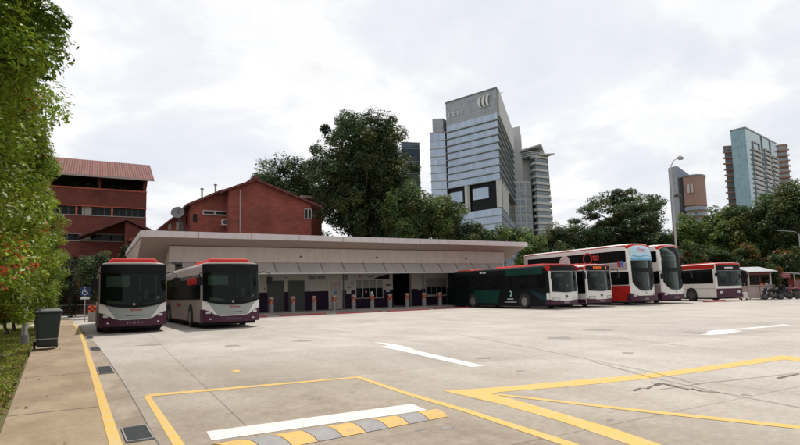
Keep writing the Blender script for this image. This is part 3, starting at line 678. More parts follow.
# ------------------------------------------------------------------ ground, road and path
def sheet(name, pts, z, m, kind='structure', label=None, cat=None, group=None):
    mb = MB(); mb.add([(p[0], p[1], z) for p in pts], [tuple(range(len(pts)))]); o = mb.build(name, MT[m])
    if o.data.polygons[0].normal.z < 0: o.data.flip_normals()
    return tag(o, label, cat, group, kind)
sheet('ground', [(-2500, -800), (3200, -800), (3200, 3500), (-2500, 3500)], -.02, 'soil')
sheet('yard', [(.62, -12), (90, -12), (90, 28), (62, 60), (-3, 60), (-3, 36), (-.48, 34), (.12, 20.4), (.49, 10.5), (.60, 6)], 0, 'yard')
sheet('drain_channel', [(.40, -3), (.62, -3), (.60, 6), (.49, 10.5), (.12, 20.4), (-.48, 34), (-1.2, 34), (-.75, 30), (-.12, 19.3), (.1, 12), (.24, 6)], .004, 'drain')
def kx(y): return .28 - .0275 * (y - 5.5) - .0009 * max(0, y - 19) ** 2
ys = [-3, 2, 5.5, 9, 12, 16, 19.3, 23, 27, 31, 35]
L_ = [(-.66 - .055 * (y - 5), y) for y in ys]
mb = MB(); rp = [(kx(y), y) for y in ys]
mb.prism(rp + L_[::-1], 0.0, .10); tag(mb.build('footpath', MT['path'], bevel=.012), kind='structure')
sheet('yellow_edge_line', [(x - .005, y) for x, y in rp] + [(x - .105, y) for x, y in rp[::-1]], .104, 'yellow')
sheet('path_beyond', [(kx(35), 35), (-2.3, 35), (-3.4, 44), (-9, 52), (-14, 56), (-14, 58.5), (-7, 54.5), (-1.2, 46)], .06, 'path')
for y in (7.6, 11.2, 15.2, 18.9, 23.6, 28.4): # path joints
    sheet('path_joint', [(kx(y) - .11, y), (kx(y) - .11, y + .018), (-.70 - .055 * (y - 5) + .05, y + .05), (-.70 - .055 * (y - 5) + .05, y + .03)], .103, 'crack')
# grass patch: thin blades in clumps
def blades(name, x0, x1, y0, y1, n, label):
    RN = np.random.default_rng(3); x = RN.uniform(0, 1, n); y = y0 + (y1 - y0) * RN.uniform(0, 1, n) ** 1.6
    xr = -.72 - .055 * (y - 5); X = xr - x ** 1.1 * (xr - x0); patch = np.sin(X * 3.1 + np.sin(y * 1.7) * 2) + np.sin(y * 2.3 + X * 1.3) + RN.normal(size=n) * .8; k = patch > -.7
    X, y = X[k], y[k]; n = len(X); h = RN.uniform(.03, .085, n)
    c = np.stack([X, y, h * .45], 1); nr = RN.normal(size=(n, 3)); nr[:, 2] *= .6
    tone = RN.uniform(.5, 1.5, (n, 1)); cols = np.array([.30, .36, .06]) * tone; br = RN.uniform(0, 1, n) < .22; cols[br] = np.array([.22, .13, .06]) * tone[br]
    me = leaf_mesh(name, c, nr, h * 1.6, cols, MT['leaf'], .22); o = link(bpy.data.objects.new(name, me)); tag(o, kind='stuff'); return o
blades('grass', -6, -1, 4, 34, 90000, '')
def fallen():
    RN = np.random.default_rng(5); n = 900; y = RN.uniform(5, 30, n); x = -.72 - .055 * (y - 5) - RN.uniform(0, 1, n) ** 2 * 3.5 + (RN.uniform(0, 1, n) < .06) * RN.uniform(.1, .9, n)
    on = x > (-.70 - .055 * (y - 5)); z = np.where(on, .112, .04 + RN.uniform(0, .03, n)); nr = RN.normal(size=(n, 3)) * .25; nr[:, 2] = 1
    cols = np.array([.20, .10, .045]) * RN.uniform(.4, 1.5, (n, 1)); o = link(bpy.data.objects.new('fallen_leaves', leaf_mesh('fallen_leaves', np.stack([x, y, z], 1), nr, RN.uniform(.05, .1, n), cols, MT['leaf'], .5))); tag(o, kind='stuff')
fallen()

# drain grates
for i, (x0, x1, y0, y1, lb) in enumerate([(.32, .57, 5.95, 6.62, 'large dark iron drain grate beside yellow kerb line, nearest the camera'), (.14, .40, 11.6, 12.75, 'second dark iron drain grate along the footpath kerb'),
        (.02, .26, 17.0, 18.0, 'small third drain grate along the kerb, ahead of the bin'), (-.12, .10, 22.4, 23.3, 'farthest drain grate, close to the leftmost bus')]):
    g = tag(empty('drain_grate', ((x0 + x1) / 2, (y0 + y1) / 2, .006), .03), lb, 'drain grate', 'drain grates along the kerb'); hx, hy = (x1 - x0) / 2, (y1 - y0) / 2
    mb = MB(); mb.box(-hx, hx, -hy, -hy + .02, 0, .016); mb.box(-hx, hx, hy - .02, hy, 0, .016); mb.box(-hx, -hx + .015, -hy + .02, hy - .02, 0, .016); mb.box(hx - .015, hx, -hy + .02, hy - .02, 0, .016); mb.build('frame', MT['bollard'], g)
    mb = MB(); mb.box(-hx + .02, hx - .02, -hy + .03, hy - .03, -.001, .003); k = -hy + .04
    while k < hy - .03: mb.box(-hx + .02, hx - .02, k, k + .014, .003, .013); k += .032
    mb.build('bars', MT['grate'], g)

# painted markings
def mark(pxs, name, m, z=.003): return sheet(name, [gp(*p, z)[:2] for p in pxs], z, m)
mark([(143.6, 395.8), (150, 395.6), (186.5, 447), (174, 447)], 'yellow_bay_line', 'yellow')
mark([(146, 394.6), (356, 376.8), (358, 377.8), (150, 396.6)], 'yellow_bay_line', 'yellow', .0034)
mark([(354.5, 377.2), (359, 376.2), (410, 393), (470, 410), (575, 443), (585, 447), (568, 447), (463, 411.5), (405, 394.5)], 'yellow_bay_line', 'yellow', .0038)
mark([(206.4, 431.6), (412, 403.8), (427, 410.2), (211.5, 440.6)], 'white_stop_line', 'white_line')
mark([(443, 391), (490, 388), (560, 381.8), (640, 374.4), (700, 367.2), (782, 355.4), (800, 357.2), (800, 361.8), (785, 359.6), (715, 370), (640, 379.6), (560, 387.4), (500, 392.2), (492, 394), (512, 399), (560, 413), (612, 428), (668, 447), (636, 447), (560, 421), (500, 404), (470, 397)], 'yellow_box_line', 'yellow')
mark([(492, 394.6), (502, 394.2), (640, 409.3), (800, 425.6), (800, 429.2), (640, 411.8)], 'yellow_diagonal_line', 'yellow', .0042)
A = lambda pts, x0, y0, s: [(x0 + a / s, y0 + b / s) for a, b in pts]
mark(A([(70, 68), (150, 75), (235, 88), (345, 119), (245, 100), (715, 205), (640, 213), (205, 113), (150, 104), (112, 95), (165, 90)], 360, 330, 5.714), 'white_arrow_marking', 'white_line')
mark(A([(300, 173), (345, 166), (330, 159), (370, 151), (420, 150), (720, 122), (757, 127), (455, 153), (517, 155), (430, 170), (350, 175)], 640, 300, 5), 'white_arrow_marking', 'white_line')
mark([(231, 370.8), (238, 369.6), (241, 371.2), (236, 372.8)], 'yellow_paint_patch', 'yellow')
# joints and cracks in the slab
def crack(pts, w, name='slab_crack', z=.0085):
    q = [np.array(gp(*p)[:2]) for p in pts]; fine = [q[0]]; rr = random.Random(len(pts))
    for a, b_ in zip(q, q[1:]):
        n = max(1, int(np.linalg.norm(b_ - a) / .3))
        for k in range(1, n + 1): fine.append(a + (b_ - a) * k / n + (np.array([rr.uniform(-1, 1), rr.uniform(-1, 1)]) * .05 if name == 'slab_crack' else 0))
    Lp, Rp = [], []
    for i, p in enumerate(fine):
        d = fine[min(i + 1, len(fine) - 1)] - fine[max(i - 1, 0)]; d /= np.linalg.norm(d) + 1e-9; nn = np.array([-d[1], d[0]]); ww = w * rr.uniform(.35, 1.6) / 2 if name == 'slab_crack' else w / 2
        Lp.append(p + nn * ww); Rp.append(p - nn * ww)
    mb = MB()
    for i in range(len(fine) - 1): mb.add([(*Lp[i], z), (*Lp[i + 1], z), (*Rp[i + 1], z), (*Rp[i], z)], [(0, 1, 2, 3)])
    o = mb.build(name, MT['crack']); tag(o, kind='structure')
crack([(94, 342.3), (108, 360), (122, 380.6), (137, 406), (153.3, 436), (160, 447)], .012, 'slab_joint')
crack([(455, 334), (520, 346), (590, 360), (650, 372), (700, 385)], .013, 'slab_joint')
crack([(590, 361), (650, 377.5), (720, 393), (800, 408)], .014, 'slab_joint', .0072)
crack([(660, 390), (700, 384), (760, 377.5), (800, 373)], .015, 'slab_joint', .0078)
crack([(656, 385.5), (663, 384.2), (672, 386.2), (681, 388.6), (691, 389.2)], .05)
crack([(634, 391), (641, 389), (649, 389.5), (655, 386.5), (663, 383)], .03)
crack([(691, 389), (700, 391), (712, 392), (728, 393.5)], .025)
crack([(655, 386), (657, 383.5), (652, 382)], .03, z=.007)
crack([(778, 378.5), (784, 376), (790, 375), (800, 373.8)], .04, z=.007)
crack([(560, 333), (620, 338), (706, 349), (760, 352)], .014, 'slab_joint', .0068)
crack([(250, 334), (330, 340), (371, 340)], .014, 'slab_joint', .0068)

def stain(px_, py_, rx, ry, seed):
    rr = random.Random(seed); c = gp(px_, py_); n = 22; mb = MB(); ph = [rr.uniform(0, 6.3) for _ in range(3)]
    pts = [(c[0] + rx * (1 + .3 * math.sin(2 * a + ph[0]) + .2 * math.sin(5 * a + ph[1])) * math.cos(a), c[1] + ry * (1 + .3 * math.sin(3 * a + ph[2]) + .2 * math.sin(4 * a + ph[0])) * math.sin(a), .0025) for a in [2 * PI * k / n for k in range(n)]]
    tag(mb.add(pts, [tuple(range(n))]).build('oil_stain', MT['oil']), kind='structure')
MT['oil'] = mat('oil_drip', (.21, .19, .165), .7, amt=.25, scale=5)
for i, (px_, py_, rx, ry) in enumerate(((444, 358.6, .10, .10), (484, 358.4, .16, .14), (311, 399, .05, .05), (420, 430, .05, .04), (447, 428, .07, .05), (301, 341, .3, .3), (232, 346, .25, .3), (150, 345, .3, .35), (560, 338, .3, .35), (600, 330, .4, .4), (700, 333, .35, .4), (352, 392, .035, .03), (520, 371, .07, .06), (628, 353, .1, .12), (610, 420, .04, .03), (745, 395, .06, .05))): stain(px_, py_, rx, ry, i)
# striped rubber hump beside the stop line
a0, a1 = np.array(gp(210, 445.5)[:2]), np.array(gp(431, 411.5)[:2]); b0, b1 = np.array(gp(236, 458)[:2]), np.array(gp(448, 417)[:2])
hp = tag(empty('parking_hump'), 'low rounded parking hump in yellow and grey stripes beside the white line', 'parking hump')
for k in range(9):
    t0, t1 = k / 9, (k + 1) / 9; vs = []; S = 7
    for t in (t0 + .002, t1 - .002):
        A0 = a0 + (a1 - a0) * t; B0 = b0 + (b1 - b0) * t
        for j in range(S + 1):
            u = j / S; p = A0 + (B0 - A0) * u - (a1 - a0) * .028 * math.sin(u * PI) * 0; vs.append((p[0], p[1], .005 + .045 * math.sin(PI * u) ** .8))
    fs = [(j, j + 1, S + 2 + j, S + 1 + j) for j in range(S)]
    MB().add(vs, fs + [tuple(range(S + 1)), tuple(range(2 * S + 1, S, -1))]).build('stripe', MT['hump_yellow' if k % 2 == 0 else 'hump_grey'], hp, smooth=True)

# ------------------------------------------------------------------ bus station building
st = tag(empty('station_building', (18, 36.6, 0)), 'long low bus station with wide wedge roof, grey awning and cream and dark purple wall', 'building')
OX, OY = 18, 36.6
def sb(name, m, x0, x1, y0, y1, z0, z1, parent=None, bevel=0): return box(name, MT[m], parent or st, x0 - OX, x1 - OX, y0 - OY, y1 - OY, z0, z1, bevel=bevel)
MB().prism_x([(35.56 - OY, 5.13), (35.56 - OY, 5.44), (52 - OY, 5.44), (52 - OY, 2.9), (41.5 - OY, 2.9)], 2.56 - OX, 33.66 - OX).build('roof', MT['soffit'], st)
fs = empty('fascia', (0, 0, 0)); fs.parent = st
x = 2.50; n = 0
while x < 33.7:
    w = min(3.32, 33.72 - x); box('fascia_panel', MT['fascia'], fs, x + .012 - OX, x + w - .012 - OX, 35.47 - OY, 35.55 - OY, 5.10, 5.49, bevel=.008); x += 3.32
for sx in (2.50, 33.68): box('fascia_end', MT['fascia'], fs, sx - OX, sx + .04 - OX, 35.56 - OY, 52 - OY, 5.12, 5.49)
sb('upper_wall', 'render', 4.25, 31.9, 36.62, 44, 3.62, 4.66)
for x in (12.9, 19.0, 27.6): sb('wall_lamp', 'louvre', x, x + .16, 36.56, 36.62, 4.0, 4.12)
aw = empty('awning', (0, 0, 0)); aw.parent = st
MB().prism_x([(36.60 - OY, 3.60), (36.60 - OY, 3.55), (35.92 - OY, 2.83), (35.88 - OY, 2.86)], 5.0 - OX, 31.6 - OX).build('awning_sheet', MT['awning'], aw)
x = 5.8
while x < 31.5:
    MB().prism_x([(36.59 - OY, 3.66), (36.59 - OY, 3.61), (35.90 - OY, 2.865), (35.88 - OY, 2.90)], x - OX, x + .035 - OX).build('awning_rib', MT['awnrib'], aw); x += 1.72
sb('gutter', 'alu', 5.0, 31.6, 35.84, 35.90, 2.80, 2.87, aw)
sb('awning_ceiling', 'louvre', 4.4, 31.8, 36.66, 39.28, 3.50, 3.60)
W = 39.3
sb('lower_wall', 'wallwhite', 4.4, 21.95, W, W + .3, .15, 3.5); sb('lower_wall', 'wallwhite', 23.76, 31.8, W, W + .3, .15, 3.5)
sb('side_wall', 'render', 4.3, 4.6, 36.7, 44, .0, 3.6); sb('side_wall', 'render', 31.6, 31.85, 39.7, 44, .0, 3.6)
sb('passage_wall', 'void', 21.95, 23.76, 43.0, 43.2, .15, 3.5); sb('passage_wall', 'wallpurple', 21.85, 21.95, 39.6, 43, .15, 3.5); sb('passage_wall', 'wallpurple', 23.76, 23.86, 39.6, 43, .15, 3.5)
for x0, x1 in ((4.5, 11.30), (12.56, 12.91), (14.16, 16.14), (17.30, 18.45), (18.452, 21.0), (21.002, 21.95), (23.76, 25.18), (25.2, 27.42), (27.45, 31.6)):
    z1 = .90 if (x0, x1) in ((18.452, 21.0), (25.2, 27.42)) else 1.58
    sb('purple_dado', 'wallpurple', x0, x1, W - .012, W, .152, z1)
for x0, x1, m, z1, lb in ((11.35, 12.52, 'steeldoor', 2.38, None), (12.95, 14.12, 'steeldoor', 2.38, None), (16.19, 17.25, 'beigedoor', 2.34, 'beige door with blue notice')):
    d = sb('door', m, x0, x1, W - .03, W, .152, z1)
    if lb: d['label'] = lb
    mb = MB(); mb.box(x0 - .05 - OX, x0 - .003 - OX, W - .05 - OY, W - OY, .152, z1 + .05); mb.box(x1 + .003 - OX, x1 + .05 - OX, W - .05 - OY, W - OY, .152, z1 + .05); mb.box(x0 - OX, x1 - OX, W - .05 - OY, W - OY, z1 + .003, z1 + .05); mb.build('door_frame', MT['alu' if m == 'beigedoor' else 'louvre'], d)
    if m == 'steeldoor':
        mb = MB(); z = .3
        while z < 2.3: mb.box(x0 + .02 - OX, x1 - .02 - OX, W - .042 - OY, W - .031 - OY, z, z + .03); z += .11
        mb.build('slats', MT['steeldoor'], d)
        sb('yellow_step_edge', 'yellow', x0 + .25, x1, W - .35, W - .2, .152, .162)
    else:
        sb('door_notice', 'blue', x0 + .38, x0 + .68, W - .04, W - .031, 1.35, 1.55, d); sb('handle', 'alu', x1 - .18, x1 - .1, W - .08, W - .031, 1.0, 1.12, d); sb('door_notice', 'orange', x0 + .42, x0 + .58, W - .04, W - .031, 2.0, 2.06, d)
for x0, x1, z0, z1 in ((14.47, 15.08, 2.46, 2.84), (15.21, 15.87, 2.46, 2.84), (17.47, 17.86, 2.38, 2.84), (12.62, 12.82, 2.55, 2.75)):
    d = sb('vent_window', 'alu', x0 - .03, x1 + .03, W - .02, W, z0 - .03, z1 + .03); mb = MB(); z = z0
    while z < z1 - .03: mb.box(x0 - OX, x1 - OX, W - .035 - OY, W - .021 - OY, z, z + .045); z += .06
    mb.build('louvre', MT['louvre'], d)
def ticket_window(x0, x1, z0, z1, n, zb):
    d = sb('window', 'wglass', x0, x1, W - .02, W, z0, z1)
    for k in range(n + 1): xx = x0 + (x1 - x0) * k / n; sb('mullion', 'alu', xx - .025, xx + .025, W - .05, W - .021, z0, z1, d)
    for k in range(n): sb('blind', 'blindw', x0 + (x1 - x0) * k / n + .03, x0 + (x1 - x0) * (k + 1) / n - .03, W - .035, W - .021, zb, z1 - .02, d)
    sb('sill', 'bandgr', x0 - .05, x1 + .05, W - .12, W - .001, z0 - .07, z0 - .003, d)
ticket_window(18.5, 20.97, .95, 2.36, 4, 1.74); ticket_window(25.25, 27.38, 1.10, 2.45, 4, 1.75); ticket_window(28.3, 30.6, 1.10, 2.45, 4, 1.75)
sg_ = sb('sign_board', 'signwhite', 18.4, 21.65, W - .06, W - .015, 2.44, 2.92)
MB().add([(20.0 - OX, W - .066 - OY, 2.45), (21.6 - OX, W - .066 - OY, 2.45), (21.6 - OX, W - .066 - OY, 2.86), (21.2 - OX, W - .066 - OY, 2.83), (20.7 - OX, W - .066 - OY, 2.72)], [(0, 1, 2, 3, 4)]).build('dark_sweep', MT['wallpurple'], sg_)
text('sign_lettering', 'SBS', .30, MT['redtext'], sg_, (18.9 - OX, W - .066 - OY, 2.70), FRONT, weight=.004); text('sign_lettering', 'Transit', .30, MT['wallpurple'], sg_, (19.72 - OX, W - .066 - OY, 2.70), FRONT, weight=.002, sx=.9)
for x0, x1, z0, z1, m in ((17.66, 18.08, 1.30, 1.62, 'paper'), (17.75, 18.05, 1.75, 1.82, 'dk'), (18.0, 18.3, 2.05, 2.10, 'dk'), (18.0, 18.3, 2.18, 2.23, 'dk'), (21.25, 21.72, 1.90, 2.02, 'louvre'), (21.28, 21.62, 1.38, 1.75, 'paper'), (24.3, 24.8, 1.85, 2.1, 'paper'), (24.4, 24.75, 1.45, 1.75, 'paper'), (11.05, 11.15, 1.8, 1.9, 'dk'), (14.3, 14.4, 1.85, 1.95, 'dk'), (14.35, 14.6, 1.65, 1.72, 'blue')):
    sb('wall_notice', m, x0, x1, W - .03, W - .013, z0, z1)
sb('counter_person_poster', 'adpink', 19.35, 19.5, W - .028, W - .021, 1.35, 1.55); 
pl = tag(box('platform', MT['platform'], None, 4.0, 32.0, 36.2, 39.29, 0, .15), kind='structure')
for x in (8.2, 17.38, 24.9, 31.3): sb('downpipe', 'awnrib', x, x + .07, W - .09, W - .014, .155, 3.45)
for x0, x1, z in ((4.6, 11.2, 3.05), (12.2, 18.3, 3.12), (24.0, 31.4, 3.05)): sb('conduit', 'awnrib', x0, x1, W - .05, W - .014, z, z + .03)
for x in (9.6, 16.7, 22.9, 28.0): sb('tube_light', 'acw', x, x + 1.1, 38.1, 38.2, 3.42, 3.49)
hs1 = sb('hanging_sign', 'signwhite', 21.5, 22.7, 37.6, 37.65, 2.98, 3.28); sb('sign_stripe', 'wallpurple', 21.52, 22.68, 37.585, 37.598, 3.0, 3.08, hs1)
# black louvred cabinet next to the green bus
cb = tag(empty('service_cabinet', (27.45, 36.95, 0.15)), 'tall pale cabinet with stacked black louvres behind the rear of the dark green bus', 'cabinet')
box('cabinet_body', MT['steel'], cb, -.55, .55, -.3, .35, 0, 2.62, bevel=.02)
for k in range(6): box('louvre', MT['black'], cb, -.50, .5, -.36, -.301, 1.0 + k * .26, 1.0 + k * .26 + .2)
box('lower_door', MT['grey_panel'], cb, -.48, .5, -.33, -.301, .1, .9)

# bollards
def bollard():
    r = tag(empty('bollard', (0, 0, 0)), None, 'bollard', 'grey bollards along the station platform')
    MB().lathe([(.17, 0), (.17, .62)], n=20).build('post', MT['bollard'], r, smooth=True)
    MB().lathe([(.172, .62), (.172, .96)], n=20).build('band', MT['orange2'], r, smooth=True)
    MB().lathe([(.171, .96), (.17, 1.03), (.13, 1.08), (.01, 1.10)], n=20).build('cap', MT['bolwhite'], r, smooth=True)
    mb = MB()
    for i in range(8):
        for j in range(2):
            if (i + j) % 2 == 0 or j == 5:
                a0 = 2 * PI * i / 8; a1_ = 2 * PI * (i + 1) / 8; z0 = .635 + j * .155; vs = []
                for a in (a0, (a0 + a1_) / 2, a1_):
                    for z in (z0, z0 + .15): vs.append((.177 * math.cos(a), .177 * math.sin(a), z))
                mb.add(vs, [(0, 2, 3, 1), (2, 4, 5, 3)])
    mb.build('reflective_checks', MT['maroon'], r); return r
proto = bollard(); bx = [10.88, 12.44, 14.03, 15.59, 17.18, 18.74, 20.32, 21.87, 23.48, 25.05]
where = ['in front of the left dark shutter door', 'in front of the right dark shutter door', 'below the paired high vents', 'in front of the beige door', 'left of the ticket window, by the white wall notices',
         'with pale globe on top, before the ticket window', 'in front of the notice pillar right of the ticket window', 'at the dark open passage', 'before the wall right of the passage', 'last one before the louvred cabinet']
for i, x in enumerate(bx):
    o = proto if i == 0 else copy_tree(proto); o.location = (x, 36.9, .15); o.rotation_euler.z = i * .37; o['label'] = 'grey bollard with orange checks ' + where[i]
gl = MB().lathe([(.05, 0), (.06, .02), (.10, .08), (.10, .13), (.05, .20), (.01, .21)], n=16).build('beacon', MT['acw'], None, smooth=True); gl.location = (18.74, 36.9, 1.25); tag(gl, 'small pale beacon sitting on a bollard before the ticket window', 'beacon')
# red kerb stops
def stop(x0, x1, y, lb):
    r = tag(empty('wheel_stop', ((x0 + x1) / 2, y, 0)), lb, 'wheel stop', 'red painted wheel stops'); h = (x1 - x0) / 2
    MB().prism_x([(-.14, 0), (-.09, .085), (.09, .085), (.14, 0)], -h, h).build('kerb_block', MT['redkerb'], r, bevel=.015)
for x0, x1, y, lb in ((7.9, 9.7, 33.9, 'red wheel stop beside the right flank of the second bus'), (10.55, 13.7, 33.9, 'red wheel stop before the two shutter doors'), (14.3, 17.7, 33.4, 'red wheel stop before the beige door and white notices'),
                      (18.1, 21.6, 33.3, 'red wheel stop before the ticket window and notice pillar'), (22.2, 25.4, 33.5, 'red wheel stop nearest the rear of the dark green bus')): stop(x0, x1, y, lb)
q0, q1 = gp(708, 302.3), gp(727, 301.6)
r = tag(empty('wheel_stop', ((q0[0] + q1[0]) / 2, q0[1], 0), -.25), 'red kerb block lying beneath the front of the older bus', 'wheel stop'); MB().prism_x([(-.14, 0), (-.1, .13), (.1, .13), (.14, 0)], -.95, .95).build('kerb_block', MT['redkerb'], r, bevel=.015)

# ------------------------------------------------------------------ wheelie bin, post, signs
bn = tag(empty('wheelie_bin', (-1.02, 17.55, .10), .15), 'dark green wheelie bin on the edge of the footpath', 'bin')
MB().add([(-.22, -.26, .06), (.22, -.26, .06), (.22, .24, .06), (-.22, .24, .06), (-.30, -.33, .98), (.30, -.33, .98), (.30, .34, .98), (-.30, .34, .98)],
         [(0, 3, 2, 1), (4, 5, 6, 7), (0, 1, 5, 4), (1, 2, 6, 5), (2, 3, 7, 6), (3, 0, 4, 7)]).build('bin_body', MT['binplastic'], bn, bevel=.035)
MB().add([(-.33, -.37, .97), (.33, -.37, .97), (.33, .40, .97), (-.33, .40, .97), (-.33, -.37, 1.02), (.33, -.37, 1.02), (.33, .40, 1.02), (-.33, .40, 1.02), (-.24, -.26, 1.085), (.24, -.26, 1.085), (.24, .3, 1.085), (-.24, .3, 1.085)],
         [(0, 3, 2, 1), (0, 1, 5, 4), (1, 2, 6, 5), (2, 3, 7, 6), (3, 0, 4, 7), (4, 5, 9, 8), (5, 6, 10, 9), (6, 7, 11, 10), (7, 4, 8, 11), (8, 9, 10, 11)]).build('lid', MT['binlid'], bn, bevel=.02)
MB().tube([(-.3, .42, .99), (.3, .42, .99)], .02, 8).build('handle', MT['binplastic'], bn, smooth=True)
box('band', MT['alu'], bn, -.245, .245, -.29, .28, .27, .285)
for sx in (-.27, .24): MB().lathe([(.10, 0), (.10, .05)], (sx - .01, .22, .10), 'x', 18).build('wheel', MT['tyre'], bn, smooth=True)
x, y, _ = P(26.5, 17.3); ps = tag(empty('short_post', (x, y, 0)), 'short grey round post standing in the hedge behind the bin', 'post')
MB().tube([(0, 0, 0), (0, 0, 2.1)], .085, 12).build('shaft', MT['steel'], ps, smooth=True); MB().tube([(0, 0, 0), (0, 0, .32)], .12, 12).build('base', MT['bollard'], ps, smooth=True)
# chequered concrete block beside the left bus
x, y, _ = gp(93, 321.5); cq = tag(empty('barrier_block', (x, y, 0)), 'white block with orange-red chequered top band beside the leftmost bus', 'barrier')
box('block', MT['bolwhite'], cq, -.27, .27, -.22, .22, 0, .62, bevel=.02); mb = MB()
box('top_band', MT['orange'], cq, -.275, .275, -.225, .225, .62, .98, bevel=.02)
for i in range(4):
    for j in range(3):
        if (i + j) % 2: mb.box(-.27 + i * .135, -.27 + (i + 1) * .135, -.236, -.226, .63 + j * .115, .63 + (j + 1) * .115)
mb.build('checks', MT['maroon'], cq)
# wheelchair sign
x, y, _ = gp(84.5, 322.5); sn = tag(empty('parking_sign', (x, y, 0)), 'blue square wheelchair sign on a thin pole left of the leftmost bus', 'sign')
MB().tube([(0, 0, 0), (0, 0, 2.2)], .03, 8).build('pole', MT['steel'], sn)
pn = box('sign_plate', MT['blue_sign'], sn, -.27, .27, -.05, -.035, 1.62, 2.2)
mb = MB(); yy = -.062
ring = [(-.02 + .14 * math.cos(a), yy, 1.83 + .14 * math.sin(a)) for a in [math.radians(k) for k in range(110, 395, 19)]]
mb.tube(ring, .018, 6); mb.tube([(-.03, yy, 2.06), (-.02, yy, 1.87), (.09, yy, 1.87), (.14, yy, 1.74), (.18, yy, 1.75)], .02, 6); mb.tube([(-.03, yy, 1.96), (.07, yy, 1.96)], .016, 6); mb.lathe([(.03, -.008), (.03, .008)], (-.03, yy, 2.12), 'y', 14)
mb.build('wheelchair_symbol', MT['wtext'], pn); box('lower_plate', MT['wtext'], sn, -.24, .24, -.05, -.035, 1.42, 1.56)

# fence beyond the lawn on the left
def rail_fence(p0, p1, h, label, sp=.25):
    r = tag(empty('railing_fence', (p0[0], p0[1], 0)), label, 'fence'); d = Vector((p1[0] - p0[0], p1[1] - p0[1], 0)); Ln = d.length; r.rotation_euler = (0, 0, math.atan2(d.y, d.x))
    mb = MB(); mb.box(0, Ln, -.02, .02, h - .05, h); mb.box(0, Ln, -.02, .02, .12, .17); k = 0
    while k < Ln: mb.box(k, k + .025, -.012, .012, .17, h - .05); k += sp
    mb.build('railing', MT['bollard'], r); k = 0
    while k < Ln: box('post', MT['steel'], r, k - .03, k + .03, -.05, .05, 0, h + .05); k += 2.4
rail_fence((-12, 51), (1.2, 51), 1.0, 'low metal railing across the shaded lawn beyond the footpath')

# ------------------------------------------------------------------ lamp post
x, y, _ = P(679, 47.5); lp = tag(empty('street_lamp', (x, y, 0)), 'tall thin grey lamp post with curved arm rising behind the double-deckers', 'street lamp')
MB().tube([(0, 0, 0), (0, 0, 6), (0, 0, 11.6)], [.12, .09, .06], 10).build('pole', MT['steel'], lp, smooth=True)
MB().tube([(0, 0, 11.5), (.1, 0, 12.1), (.45, -.1, 12.65), (1.1, -.2, 12.95)], [.055, .05, .045, .04], 8).build('arm', MT['steel'], lp, smooth=True)
MB().lathe([(.04, -.1), (.16, 0), (.20, .25), (.15, .6), (.03, .72)], (1.0, -.2, 12.95), 'x', 12).build('lamp_head', MT['steel'], lp, smooth=True)
fl = MB().tube([(0, 0, 9.4), (.35, -.1, 9.45)], .03, 6).build('side_bracket', MT['steel'], lp); box('floodlight', MT['cab_grey'], lp, .3, .85, -.3, .05, 9.3, 9.52)

x, y, _ = P(799, 56, 235); l2 = tag(empty('street_lamp', (x, y, 0)), 'short street lamp with long flat arm in the trees at the right edge', 'street lamp')
zt = P(799, 56, 234)[2]; MB().tube([(0, 0, 0), (0, 0, zt)], [.09, .055], 8).build('pole', MT['steel'], l2, smooth=True)
MB().tube([(0, 0, zt - .05), (-.4, .2, zt + .25), (-1.6, .9, zt + .42)], .035, 6).build('arm', MT['steel'], l2, smooth=True); box('lamp_head', MT['steel'], l2, -2.2, -1.5, .8, 1.05, zt + .36, zt + .47, bevel=.03)
# ------------------------------------------------------------------ kiosk, bench, booth, motorcycles
x, y, _ = P(754, 43.6); rk = -.55
ks = tag(empty('guard_kiosk', (x, y, 0), rk), 'small wooden kiosk with sloping pale metal roof right of the older bus', 'kiosk')
box('counter_panel', MT['kioskw'], ks, -.82, .95, -.62, -.58, .1, 1.12); box('counter_panel', MT['kioskw'], ks, -.82, -.78, -.578, .7, .1, 1.12); box('back_wall', MT['void'], ks, -.82, .95, .72, .76, .1, 2.35); box('counter_panel', MT['kioskw'], ks, .91, .95, -.578, .7, .1, 1.12)
for px_ in (-.84, .90):
    for py_ in (-.66, .66): box('corner_post', MT['kioskw'] if py_ < 0 else MT['wood'], ks, px_, px_ + .10, py_, py_ + .1, 0, 2.35)
box('counter', MT['kioskw'], ks, -.9, 1.05, -.75, -.56, 1.122, 1.17); box('header_board', MT['wood'], ks, -.84, 1.0, -.64, -.60, 1.98, 2.30)
MB().add([(-1.0, -1.05, 2.20), (1.3, -1.05, 2.20), (1.0, .8, 2.62), (-.9, .8, 2.62), (-1.0, -1.05, 2.25), (1.3, -1.05, 2.25), (1.0, .8, 2.67), (-.9, .8, 2.67)], [(0, 3, 2, 1), (4, 5, 6, 7), (0, 1, 5, 4), (1, 2, 6, 5), (2, 3, 7, 6), (3, 0, 4, 7)]).build('roof', MT['sheet'], ks)
box('panel_joint', MT['wood'], ks, .04, .07, -.632, -.622, .1, 1.1)
for k, (m, xx, w, h) in enumerate((('orange', -.1, .16, .12), ('adwhite', .25, .2, .16), ('paper', .6, .12, .2))): t = box('box', MT[m], None, x + xx * .85, x + xx * .85 + w, y - .72 - xx * .5, y - .58 - xx * .5, 1.17, 1.17 + h); tag(t, ['small orange box on the kiosk counter', 'pale pink box on the kiosk counter', 'narrow white box at the right of the kiosk counter'][k], 'box')
cr = tag(empty('folding_trolley', P(742.5, 42.4)[:2] + (0,), rk), 'white and grey folding trolley standing at the left corner of the kiosk', 'trolley')
MB().tube([(-.18, 0, .1), (-.18, .02, 1.3), (.18, .02, 1.3), (.18, 0, .1)], .02, 6).build('frame', MT['acw'], cr); box('tray', MT['acw'], cr, -.24, .24, -.35, 0, .15, .2); box('bag', MT['acw'], cr, -.2, .2, -.3, -.02, .2, .62, bevel=.04)
